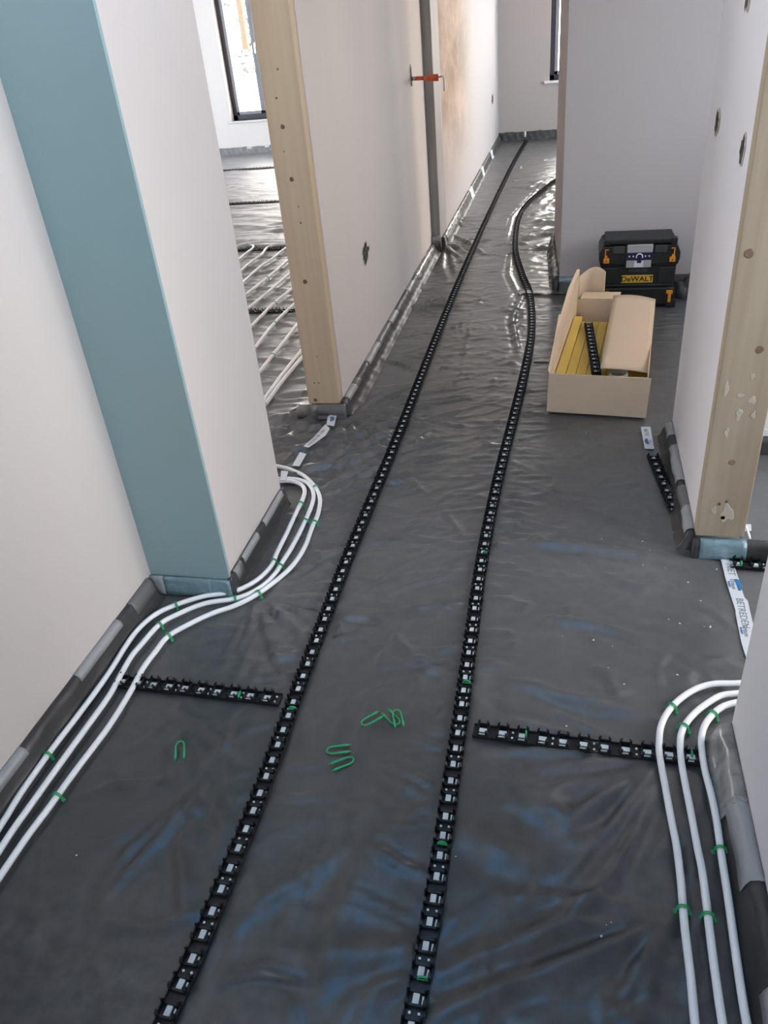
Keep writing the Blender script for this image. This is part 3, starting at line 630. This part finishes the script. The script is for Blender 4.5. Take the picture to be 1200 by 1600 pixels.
# ------------------------------------------------------------------ green tackers
def tacker_mesh():
    mb = MB(); r = .0112
    pts = [(-r-.004, 0, -.016), (-r-.001, 0, -.004)]+[(-math.cos(a)*r, 0, math.sin(a)*r) for a in np.linspace(0, PI, 13)]+[(r+.001, 0, -.004), (r+.004, 0, -.016)]
    for dy in (-.0022, .0022): mb.tube([(x, y+dy, z) for x, y, z in pts], .0016, 6)
    mb.box((-r-.006, -.004, -.0135), (-r+.001, .004, -.0105)); mb.box((r-.001, -.004, -.0135), (r+.006, .004, -.0105))
    me_ = bpy.data.meshes.new('pipe_staple'); me_.from_pydata(mb.v, [], mb.f); me_.materials.append(M['green']); return me_
tk = tacker_mesh()
def tack(key, x, y, label):
    P = pipes[key]; q = F(x, y, P[0].z); i = min(range(len(P)), key=lambda k: (P[k].xy-q.xy).length)
    t = (P[min(i+1, len(P)-1)]-P[max(i-1, 0)]).normalized()
    o = bpy.data.objects.new('pipe_staple', tk); COL.objects.link(o); o.location = P[i]; o.rotation_euler = (0, 0, math.atan2(t.y, t.x)-PI/2)
    tag(o, label, 'staple', 'green staples over the pipes')
for k, x, y, lb in [('A',75,1181,'green staple on the left wall pipe, lowest on the innermost one'),('C',90,1247,'green staple on the outermost left pipe, lowest in the photo'),
    ('A',275,945,'green staple on the innermost left pipe in front of the blue-grey board'),('B',250,975,'green staple on the middle left pipe before its long bend'),
    ('C',264,994,'green staple on the outermost left pipe above the cross rail'),('B',368,929,'green staple on the middle left pipe near the column corner'),
    ('C',398,925,'green staple on the outermost left pipe near the column corner'),('A',427,876,'green staple on the innermost left pipe beside the column strip'),
    ('B',436,886,'green staple on the middle left pipe beside the column strip'),('A',471,787,'green staple at the top bend of the innermost left pipe'),
    ('B',476,814,'green staple below the top bend of the middle left pipe'),('C',490,817,'green staple below the top bend of the outermost left pipe'),
    ('C',494,763,'green staple on the top bend of the outermost left pipe'),
    ('D',1048,1106,'green staple on the bend of the outermost right pipe'),('E',1069,1135,'green staple on the bend of the middle right pipe'),
    ('G',1112,1118,'green staple on the bend of the innermost right pipe'),('G',1126,1328,'green staple halfway along the innermost right pipe'),
    ('D',1068,1424,'green staple low on the outermost right pipe'),('E',1105,1434,'green staple low on the middle right pipe'),
    ('a',426,555,'tiny staple on the long single diagonal pipe in the left room'),('b',429,505,'tiny staple on the second diagonal pipe in the left room'),
    ('c',431,473,'tiny staple on the third diagonal pipe in the left room'),('e',418,434,'tiny staple on the fifth diagonal pipe in the left room')]:
    tack(k, x, y, lb)

# staples pressed through the rails
def rail_staple(x, y, ang, label, z=.012):
    p = F(x, y, z); mb = MB()
    pts = [(-.011, 0, -.008), (-.010, 0, .001), (-.006, 0, .0055), (0, 0, .007), (.006, 0, .0055), (.010, 0, .001), (.011, 0, -.008)]
    mb.tube(pts, .0022, 6); mb.box((-.010, -.0028, -.002), (.010, .0028, .0))
    o = mb.build('rail_staple', M['green'], None, True); o.location = p; o.rotation_euler = (0, 0, ang); tag(o, label, 'staple', 'green staples fixing the rails')
rail_staple(457,1107,.05,'green staple in the left long rail where the cross rail meets it')
rail_staple(759,864,0,'green staple in the right long rail, farthest up the hall')
rail_staple(729,1066,0,'green staple in the right long rail just above the cross rail')
rail_staple(691,1318,0,'green staple in the right long rail, second from the bottom')
rail_staple(661,1529,0,'green staple in the right long rail, nearest the bottom of the photo')
rail_staple(822,1147,PI/2,'green staple in the right cross rail, near the long rail')
rail_staple(1081,1177,PI/2,'green staple in the right cross rail between the pipes')
rail_staple(374,1085,PI/2,'green staple in the left cross rail')
rail_staple(1158,880,PI/2,'green staple in the rail stub of the right doorway')

# loose U staples
def loose(base, tip, label, z=.006, w=.011, tilt=0):
    a, b = F(*base, z), F(*tip, z); d = (b-a).normalized(); L = .062; mb = MB()
    arc = [(-w, 0, L*.1)]+[(math.cos(t)*-w, -(math.sin(t))*.010, 0) for t in []]
    pl = [(-w, .012)]+[(-w+.003, .004), (-w+.007, 0), (w-.007, 0), (w-.003, .004)]+[(w, .012)]
    mb.tube([(-w, L, 0), (-w, .05, 0)]+[(x, y, 0) for x, y in pl]+[(w, .05, 0), (w, L, 0)], .002, 8,
            rr=[.0005, .0030]+[.0021]*len(pl)+[.0030, .0005])
    for s in (-w, w): mb.tube([(s, .034, 0), (s, .044, 0), (s, .052, 0), (s, .056, 0)], .003, 6, rr=[.0018, .0034, .0038, .0018])
    o = mb.build('loose_staple', M['green'], None, True)
    o.location = (a.x, a.y, z + max(0, zf(a.x, a.y))); o.rotation_euler = (tilt, 0, math.atan2(d.y, d.x)-PI/2)
    tag(o, label, 'staple', 'loose green staples on the film')
loose((282,1160),(281,1190),'loose green staple alone on the film, left of the left long rail')
loose((566,1135),(600,1116),'loose green staple on the film, beside the crossed pair')
loose((619,1111),(625,1141),'loose green staple on top of the crossed pair',z=.013)
loose((622,1131),(598,1108),'loose green staple underneath in the crossed pair')
loose((511,1173),(549,1169),'upper of two parallel loose green staples, opening to the right')
loose((552,1187),(516,1201),'lower of two parallel loose green staples, opening to the left')

# ------------------------------------------------------------------ printed tape and labels
def text_obj(txt, size, m, parent, loc, rz, name='printed_text', rx=0, ext=.0002, shear=0, bold=0):
    cu = bpy.data.curves.new(name, 'FONT'); cu.body = txt; cu.size = size; cu.extrude = ext; cu.align_x = 'CENTER'; cu.align_y = 'CENTER'; cu.shear = shear; cu.offset = bold
    tmp = bpy.data.objects.new('tmp', cu); COL.objects.link(tmp); bpy.context.view_layer.update()
    me_ = bpy.data.meshes.new_from_object(tmp.evaluated_get(bpy.context.evaluated_depsgraph_get())); bpy.data.objects.remove(tmp)
    me_.materials.clear(); o = link(name, me_, m, parent); o.location = loc; o.rotation_euler = (rx, 0, rz); return o
def strip_tape(label, corners, prints=(), m='label', lift=.004, cat='tape', grp='pieces of printed white tape'):
    """corners: picture points around the strip, far end first; built flat on the film"""
    P = [F(*c) for c in corners]; c = sum(P, Vector())/len(P); root = empty('printed_tape', (c.x, c.y, 0)); tag(root, label, cat, grp)
    z = lift + max(0, *(zf(p.x, p.y) for p in P+[c])); k = len(P)
    vs = [(p.x-c.x, p.y-c.y, z) for p in P]+[(p.x-c.x, p.y-c.y, z+.0012) for p in P]
    mesh('tape', vs, [tuple(range(k))[::-1], tuple(range(k, 2*k))]+[(i, (i+1) % k, k+(i+1) % k, k+i) for i in range(k)], M[m], root)
    return root, c, z+.0014
r_, c_, z_ = strip_tape('long white printed tape with blue logo in the right doorway',
    [(1122,865),(1139,866),(1146,884),(1157,916),(1158,922),(1163,936),(1168,941),(1174,968),(1182,1000),(1186,1020),(1170,1045),(1158,1006),(1149,962),(1149,956),(1143,938),(1133,905),(1130,892),(1127,880)])
def on_tape(root, c, z, txt, x, y, size, m, rot, **k):
    p = F(x, y); return text_obj(txt, size, M[m], root, (p.x-c.x, p.y-c.y, z), rot, **k)
def tape_dir(a, b): A, B = F(*a), F(*b); d = B-A; return math.atan2(d.y, d.x)
dr = tape_dir((1140,890), (1162,990))
on_tape(r_, c_, z_, 'NIET', 1141, 892, .030, 'ink', dr); on_tape(r_, c_, z_, 'Drison', 1145, 915, .018, 'ink', dr, bold=.0004); on_tape(r_, c_, z_, 'isolatie', 1139.5, 915, .011, 'inkblue', dr, bold=.0005)
on_tape(r_, c_, z_, 'BETREDEN', 1159.5, 960, .029, 'ink', dr); on_tape(r_, c_, z_, 'isolatie', 1158.5, 988, .011, 'inkblue', dr, bold=.0005); on_tape(r_, c_, z_, 'Drison', 1164.5, 988, .018, 'ink', dr, bold=.0004)
def swoosh(root, c, z, x, y, rot, s):
    vs = []; k = 14
    for i in range(k+1):
        a = PI*i/k; vs.append((math.cos(a)*s, math.sin(a)*s*.38+.1*s, 0))
    for i in range(k+1):
        a = PI*(1-i/k); vs.append((math.cos(a)*s*.9, math.sin(a)*s*.05-.12*s+.1*s*math.cos(a), 0))
    n_ = len(vs); vs += [(x_, y_, .0003) for x_, y_, _ in vs]
    o = mesh('blue_logo', vs, [tuple(range(n_))[::-1], tuple(range(n_, 2*n_))]+[(i, (i+1) % n_, n_+(i+1) % n_, n_+i) for i in range(n_)], M['inkblue'], root)
    p = F(x, y); o.location = (p.x-c.x, p.y-c.y, z); o.rotation_euler = (0, 0, rot); return o
swoosh(r_, c_, z_, 1151, 916, dr, .030)
r_, c_, z_ = strip_tape('short white printed label on the film by the cardboard box corner', [(1001,669),(1016,669),(1022,704),(1007,703)])
dr = tape_dir((1009,672), (1014,700)); on_tape(r_, c_, z_, 'METER', 1009.5, 678, .022, 'ink', dr); swoosh(r_, c_, z_, 1012, 692, dr+PI, .026); on_tape(r_, c_, z_, 'isol', 1016, 692, .012, 'inkblue', dr)
r_, c_, z_ = strip_tape('small white printed label just below the pine post', [(519,653),(528,652),(523,673),(511,671),(513,658)], lift=.012)
dr = tape_dir((522,655), (517,671)); swoosh(r_, c_, z_, 518, 662, dr, .026); on_tape(r_, c_, z_, 'isolatie', 523, 662, .014, 'ink', dr)
r_, c_, z_ = strip_tape('narrow white printed tape running from pine post towards the left pipes', [(510,674),(517,681),(510,692),(484,711),(476,709),(492,695)], lift=.012)
dr = tape_dir((512,678), (482,708)); on_tape(r_, c_, z_, 'NIET BETREDEN', 496, 695, .022, 'ink', dr)
strip_tape('torn white tape end beside the outermost left pipe', [(470,715),(480,718),(469,737),(458,736)], lift=.012)
strip_tape('faint white tape seam across the film at the corner of the cardboard box', [(834,561),(866,562),(866,567),(834,566)], m='foil_crumple')
strip_tape('clear tape seam across the film by the block wall corner', [(808,456),(880,456),(880,462),(808,461)], m='foil_crumple')
strip_tape('short upright sliver of clear tape beside the left trio of pipes', [(441,745),(452,746),(448,760),(440,760)], lift=.01, m='label')
strip_tape('small white scrap beside the dusty timber post', [(1161,821),(1173,821),(1174,831),(1164,832)])
# label on the foot of the right room wall
root = empty('wall_label', (.775, 2.97, 0)); tag(root, 'white label with blue print on the wall foot behind the dusty timber post', 'label')
MB().box((-.02, -.006, .004), (.045, 0, .10)).build('label_sheet', M['label'], root)
mesh('blue_logo', [(0, -.007, .03), (.014, -.007, .025), (.028, -.007, .03), (.028, -.007, .07), (.014, -.007, .078), (0, -.007, .07)], [(0, 1, 2, 3, 4, 5)], M['inkblue'], root)
edge_strip('dark edge strip on the wall seen past the dusty timber post', (.585, 2.975), (2.15, 2.975), (0, -1), 'hard', h=.07)

# white cable loop behind the dusty post
mb = MB().tube(smooth_path([F(1152,800,.06), F(1160,812,.05), F(1165,822,.03), F(1170,834,.02), F(1172,842,.015)], .01), .004, 8)
o = mb.build('white_cable', M['pipe'], None, True); tag(o, 'thin white cable end curling beside the dusty timber post', 'cable')

# ------------------------------------------------------------------ cardboard box with contents
BW, BL, BH = .412, 1.06, .185
rz = -math.atan2(.108, 1.06)
root = empty('cardboard_box', (-.066, 3.30, .004), rz); tag(root, 'open cardboard box holding yellow cartons, lying in the recess on the right', 'box')
th = .005
def panel(name, quad, parent=root, t=th, m='card', nseg=1):
    q = [Vector(v) for v in quad]; nrm = (q[1]-q[0]).cross(q[-1]-q[0]).normalized()*t
    n_ = len(q); vs = q+[v+nrm for v in q]
    return MB().add(vs, [tuple(range(n_))[::-1], tuple(range(n_, 2*n_))]+[(i, (i+1) % n_, n_+(i+1) % n_, n_+i) for i in range(n_)]).build(name, M[m], parent, bevel=.001)
mb = MB().box((0, 0, 0), (BW, BL, .005)); mb.box((0, 0, 0), (BW, th, BH)); mb.box((0, BL-th, 0), (BW, BL, BH)); mb.box((0, 0, 0), (th, BL, BH)); mb.box((BW-th, 0, 0), (BW, BL, BH))
mb.build('box_body', M['card'], root, bevel=.0015)
panel('front_flap', [(-.006, -.007, BH+.006), (BW+.012, -.009, BH+.002), (BW+.006, -.016, .004), (-.010, -.016, .012)])
panel('back_flap', [(.02, BL, BH), (BW*.55, BL, BH), (BW*.56, BL+.055, BH+.022), (.03, BL+.055, BH+.02)])
panel('left_flap', [(0, 0, BH), (-.012, .02, BH+.01), (-.022, .30, BH+.045), (-.030, .52, BH+.095), (-.024, .55, BH+.085), (-.018, .80, BH+.14), (0.0, 1.02, BH+.175), (.010, BL+.015, BH+.16), (.006, BL, BH)])
# right flap folded in over the contents, its front edge drooping
vs = []; fs = []; nx_, ny_ = 8, 14
for i in range(nx_+1):
    for j in range(ny_+1):
        u, v = i/nx_, j/ny_
        x = BW - u*(.205+.012*v); y = .125+v*(BL-.135) - .05*u*(1-v) + .02*(1-v)*(1-u)*0
        z = BH + .012*math.sin(u*PI)*(.4+.6*v) + .018*u*v - .035*(1-v)**4*(1-u)*1.0 + .006
        vs.append((x, y, z))
for i in range(nx_):
    for j in range(ny_): a = i*(ny_+1)+j; fs.append((a, a+ny_+1, a+ny_+2, a+1))
rf = mesh('right_flap', vs, fs, M['card'], root, True); sd = rf.modifiers.new('s', 'SOLIDIFY'); sd.thickness = .005; sd.offset = 0
# curled inner flap standing at the back left corner
vs = []; fs = []; k = 16
for i in range(k+1):
    t = i/k; x = .006+.135*t; y = BL+.015+.06*math.sin(t*2.6); zt = BH+.115+.05*math.sin(t*2.2)-.02*t
    vs += [(x, y, .10), (x, y+.01*math.sin(t*3), zt)]
for i in range(k): fs.append((2*i, 2*i+2, 2*i+3, 2*i+1))
cf = mesh('curled_flap', vs, fs, M['card'], root, True); sd = cf.modifiers.new('s', 'SOLIDIFY'); sd.thickness = .004
RM = Matrix.Translation((-.066, 3.30, .004)) @ Matrix.Rotation(rz, 4, 'Z')
ylab = ['leftmost yellow carton in the cardboard box, raised above the others', 'yellow carton in the box, second from the left', 'yellow carton in the box, third from the left', 'yellow carton in the box, directly left of the black rail',
        'yellow carton in the box, under the black rail', 'yellow carton in the box, directly right of the black rail', 'yellow carton in the box, half under the folded right flap', 'yellow carton at the front, beside the grey tube', 'rightmost yellow carton, under the folded flap']
for i in range(9):
    x0 = .010+i*.0440; yl = .82; top = .135 if i else .152
    mb = MB().box((0, 0, 0), (.0415, yl, top-.012)); mb.box((.003, -.0008, .006), (.0385, 0, top-.018))
    o = mb.build('yellow_carton', M['yellow'], None, bevel=.0015); o.location = RM @ Vector((x0, .02+(.02 if i else .05), .0065)); o.rotation_euler = (0, 0, rz)
    tag(o, ylab[i], 'carton', 'yellow cartons in the cardboard box')
a_, b_ = F(918.5, 504, .145), F(932, 588, .145)
rb = rail('black clip rail lying on the yellow cartons inside the cardboard box', [(b_.x, b_.y+.02), ((a_.x+b_.x)/2, (a_.y+b_.y)/2), (a_.x, a_.y)], z=.1405)
root = empty('grey_tube', RM @ Vector((.285, .085, .139)), 0); tag(root, 'open grey tube end in the front of the cardboard box', 'tube')
mb = MB(); k = 28
for r0, r1, z0, z1 in ((.040, .040, 0, .030), (.036, .036, .030, 0)):
    b0 = len(mb.v); mb.v += [(math.cos(2*PI*j/k)*r0, math.sin(2*PI*j/k)*r0, z0) for j in range(k)]+[(math.cos(2*PI*j/k)*r1, math.sin(2*PI*j/k)*r1, z1) for j in range(k)]
    mb.f += [(b0+j, b0+(j+1) % k, b0+k+(j+1) % k, b0+k+j) for j in range(k)]
mb.f += [(k+j, k+(j+1) % k, 2*k+(j+1) % k, 2*k+j) for j in range(k)]; mb.f += [(j, (j+1) % k, 3*k+(j+1) % k, 3*k+j) for j in range(k)]
mb.build('tube_wall', M['cup'], root, True)

# ------------------------------------------------------------------ tool boxes
TX, TY = .392, 4.755
root = empty('tool_case', (TX, TY, 0), -.01); tag(root, 'lower black stacking tool case, mostly hidden behind the cardboard box', 'tool case', 'stacked black tool cases')
mb = MB().box((-.208, .012, .012), (.208, .30, .125)); mb.build('case_body', M['toolblack'], root, bevel=.012)
for s in (-1, 1): MB().box((s*.19-.028, .004, 0), (s*.19+.028, .06, .05)).build('foot', M['toolblack'], root, bevel=.006)
for s in (-1, 1):
    mb = MB().box((s*.178-.018, -.006, .085), (s*.178+.018, .012, .105)); mb.box((s*.178+.002*s-.008, -.006, .035), (s*.178+.002*s+.008, .012, .09)); mb.build('latch', M['orange'], root, bevel=.003)
MB().box((-.20, .006, .108), (.20, .02, .122)).build('rim', M['toolgrey'], root, bevel=.003)
root = empty('tool_case', (TX-.008, TY-.012, .127), -.01); tag(root, 'upper black tool case with amber latches and yellow lettering on its front', 'tool case', 'stacked black tool cases')
# body: tapered, with stepped shoulders
vs = []; prof = [(.196, 0), (.205, .01), (.207, .125), (.214, .135), (.222, .165), (.222, .20), (.205, .235), (.196, .240)]
for hw, z in prof: vs += [(-hw, .010 if z < .13 else -.002, z), (hw, .010 if z < .13 else -.002, z), (hw, .30, z), (-hw, .30, z)]
fs = [(3, 2, 1, 0), tuple(4*(len(prof)-1)+j for j in range(4))]
for i in range(len(prof)-1):
    for j in range(4): fs.append((4*i+j, 4*i+(j+1) % 4, 4*i+4+(j+1) % 4, 4*i+4+j))
MB().add(vs, fs).build('case_body', M['toolblack'], root, bevel=.006)
MB().box((-.192, .02, .240), (.192, .28, .262)).build('lid', M['toolblack'], root, bevel=.006)
mb = MB().box((-.195, -.004, .252), (.195, .018, .277)); mb.box((-.20, -.006, .245), (-.165, .04, .275)); mb.box((.165, -.006, .245), (.20, .04, .280)); mb.build('handle', M['toolblack'], root, bevel=.005)
for s in (-1, 1):
    MB().box((s*.115-.033, -.012, .200), (s*.115+.033, .0, .243)).build('front_pad', M['toolgrey'], root, bevel=.004)
    MB().box((s*.155-.043, .002, .020), (s*.155+.043, .012, .118)).build('corner_guard', M['toolgrey' if 0 else 'toolblack'], root, bevel=.006)
    mb = MB().box((s*.181-.016, -.012, .148), (s*.181+.016, -.001, .176)); mb.box((s*.188-.003, -.010, .17), (s*.188+.003, -.002, .226)); mb.box((s*.180-.010, -.010, .221), (s*.180+.010, -.002, .226)); mb.box((s*.184-.008,-.012,.17),(s*.184+.008,-.001,.19))
    lo = mb.build('latch', M['orange'], root, bevel=.002)
    MB().tube([(s*.181, -.0135, .160), (s*.181, -.010, .160)], .004, 10).build('screw', M['toolblack'], lo)
    MB().box((s*.155-.05, .003, .128), (s*.155+.04, .009, .131)).build('rib', M['toolgrey'], root)
MB().box((-.19, .004, .012), (.19, .012, .018)).build('lower_rim', M['toolgrey'], root, bevel=.002)
pl = MB().box((-.070, -.018, .205), (.070, 0, .250)).build('top_plate', M['silver'], root, bevel=.004)
lb_ = MB().box((-.069, -.016, .122), (.066, 0, .165)).build('silver_label', M['silver'], root, bevel=.001)
MB().box((-.026, -.0175, .124), (.024, -.015, .158)).build('label_panel', M['lightsilver'], lb_)
nb = MB().box((-.070, -.0165, .163), (.068, 0, .205)).build('navy_band', M['navy'], root, bevel=.001)
MB().tube([(math.cos(a)*.017, -.018, .182+math.sin(a)*.018) for a in np.linspace(-.3, PI+.3, 16)], .0035, 6).build('arch_symbol', M['white'], nb)
for x in (-.055, -.034, .032, .053): MB().tube([(x, -.0185, .186), (x, -.015, .186)], .0045, 10).build('dot', M['white'], nb)
MB().box((-.012, -.0185, .148), (.012, -.0155, .182)).build('keyhole', M['navy'], nb)
pl = MB().box((-.088, .004, .028), (.086, .011, .072)).build('logo_plate', M['logo'], root, bevel=.002)
to = text_obj('DeWALT', .044, M['toolblack'], pl, (-.001, .0035, .050), 0, 'logo_text', rx=PI/2, ext=.0004, bold=.0008)
to.scale = (1.02, .93, 1)
MB().box((-.05, .006, .088), (.05, .0105, .112)).build('recess', M['toolgrey'], root, bevel=.002)
# black bag-like bundle to the right of the stack
root = empty('black_bundle', (.70, 4.97, 0)); tag(root, 'dark bundle of folded film against the wall right of the tool cases', 'bundle')
vs = []; fs = []; kx, ky = 18, 9
for i in range(kx+1):
    for j in range(ky+1):
        a = PI*j/ky; x = -.13+.40*i/kx; e = math.sin(PI*min(1, max(0, (i+.6)/(kx+1.2))))**.5
        r = .055*e*(1+.25*math.sin(i*1.7+j*.8)+.12*math.sin(i*3.1-j)); vs.append((x, -math.cos(a)*r*1.3, math.sin(a)*r*2.1+.002))
for i in range(kx):
    for j in range(ky): a = i*(ky+1)+j; fs.append((a, a+ky+1, a+ky+2, a+1))
mesh('folded_film', vs, fs, M['film_edge'], root, True)

# ------------------------------------------------------------------ openings and stubs on the walls
def ragged(name, label, o, u, v, nrm, ru, rv, m='dark', cat='opening', grp='rough openings cut in the plaster', lip=True, seed=0, parts=True):
    o, u, v, nrm = map(Vector, (o, u, v, nrm)); r = random.Random(seed); root = empty(name, o); tag(root, label, cat, grp); k = 22; rad = [1+r.uniform(-.28, .2) for _ in range(k)]
    def ring(s, d): return [u*(math.cos(2*PI*j/k)*ru*rad[j]*s)+v*(math.sin(2*PI*j/k)*rv*rad[j]*s)+nrm*d for j in range(k)]
    vs = ring(1.0, .0015); mesh('dark_gap', vs, [tuple(range(k))], M[m], root)
    vs = ring(1.12, .0005)+ring(1.0, .003); mesh('rim', vs, [(j, (j+1) % k, k+(j+1) % k, k+j) for j in range(k)], M['plaster_splash'], root)
    return root
ragged('cable_opening', 'torn dark socket opening low on the hall wall', (-1.0355, 4.01, .562), (0, 1, 0), (0, 0, 1), (1, 0, 0), .075, .048, seed=2)
ragged('cable_opening', 'slim dark opening on the right wall, farther from its timber end', (.4355, 2.89, 1.208), (0, 1, 0), (0, 0, 1), (-1, 0, 0), .034, .036, seed=3)
ragged('cable_opening', 'slim dark opening on the right wall, nearer its timber end', (.4335, 2.40, 1.197), (0, 1, 0), (0, 0, 1), (-1, 0, 0), .032, .034, seed=4)
ragged('cable_opening', 'dark opening high on the right wall, cut by the top of the photo', (.434, 2.63, 1.55), (0, 1, 0), (0, 0, 1), (-1, 0, 0), .03, .05, seed=5)
ragged('cable_opening', 'small dark opening near the far corner of the blotchy wall', (-1.040, 11.14, .63), (0, 1, 0), (0, 0, 1), (1, 0, 0), .12, .06, seed=6)
# orange sleeved stub
root = empty('pipe_stub', (-1.056, 5.72, 1.236)); tag(root, 'orange capped pipe stub with silver elbow poking from the hall wall', 'pipe stub')
MB().tube([(0, 0, 0), (.03, 0, 0)], .012, 12).build('collar', M['steel'], root, True)
MB().tube([(.02, 0, 0), (.09, 0, -.002)], .011, 12, rr=[.012, .012]).build('thin_sleeve', M['redorange'], root, True)
MB().tube([(.085, 0, -.002), (.095, 0, -.003)], .012, 12).build('ring', M['steel'], root, True)
MB().tube([(.095, 0, -.003), (.11, 0, -.003), (.178, 0, -.005)], .02, 14, rr=[.012, .020, .021]).build('sleeve', M['redorange'], root, True)
MB().tube(smooth_path([(.176, 0, -.002), (.20, 0, .000), (.212, 0, -.010), (.214, 0, -.05), (.213, 0, -.085)], .006), .006, 8, rr=None).build('elbow', M['steel'], root, True)
ragged('cable_opening', 'dark slit in the plaster behind the orange pipe stub', (-1.0545, 5.70, 1.25), (0, 1, 0), (0, 0, 1), (1, 0, 0), .02, .06, seed=9)

# ------------------------------------------------------------------ plaster crumbs on the film
crumbs = [(940,845),(990,850),(1004,848),(1015,862),(1030,858),(1040,888),(1098,845),(1120,890),(1075,910),(1095,939),(1110,980),(1092,940),(1062,976),(1005,883),(928,1003),(957,1010),(950,1044),(975,1069),(885,1135),(927,1002),(1058,1055),(1061,1057),(1045,968),(1100,980),(915,680),(809,690),(1092,865),(1122,869),(120,1338),(203,1096),(706,1300),(947,1447),(955,1443),(940,1460),(878,994),(525,716),(518,735),(712,1338)]
cme_ = []
for s in range(3):
    bm = bmesh.new(); bmesh.ops.create_icosphere(bm, subdivisions=1, radius=.003)
    for v in bm.verts: v.co *= random.uniform(.6, 1.3); v.co.z *= .5
    m_ = bpy.data.meshes.new('plaster_crumb'); bm.to_mesh(m_); bm.free(); m_.materials.append(M['white']); cme_.append(m_)
for i, (x, y) in enumerate(crumbs):
    p = F(x, y); o = bpy.data.objects.new('plaster_crumb', cme_[i % 3]); COL.objects.link(o); o.location = (p.x, p.y, zf(p.x, p.y)+.0012)
    s = random.uniform(.5, 1.1); o.scale = (s*random.uniform(.8, 2), s, s); o.rotation_euler = (0, 0, random.uniform(0, 3))
    tag(o, 'tiny white plaster crumb lying on the black film', 'crumb', 'plaster crumbs on the film')

# ------------------------------------------------------------------ outside the left window
root = tag(MB().box((-.05, -.05, 0), (.05, .05, 1.15)).build('fence_post', M['outpost']), 'orange timber post outdoors, seen through the left room window', 'post'); root.location = (-6.22, 16.5, 1.35)
for i, (x, y, z, r) in enumerate([(-6.45, 17.2, 1.3, .5), (-5.9, 17.6, .9, .45), (-7.0, 17.4, 1.8, .55)]):
    bm = bmesh.new()
    for _ in range(150):
        c = Vector((rng.normal(0, r*.5), rng.normal(0, r*.4), rng.normal(0, r*.5))); n1 = Vector(rng.normal(0, 1, 3)).normalized()*.06; n2 = Vector(rng.normal(0, 1, 3)).normalized()*.05
        bm.faces.new([bm.verts.new(c-n1), bm.verts.new(c+n2), bm.verts.new(c+n1), bm.verts.new(c-n2)])
    m_ = bpy.data.meshes.new('shrub'); bm.to_mesh(m_); bm.free(); o = link('shrub', m_, M['outleaf']); o.location = (x, y, z)
    tag(o, ['washed-out shrub right behind the outdoor orange post', 'low washed-out shrub outdoors below the orange post', 'tall washed-out shrub outdoors left of the orange post'][i], 'shrub', 'shrubs beyond the window')
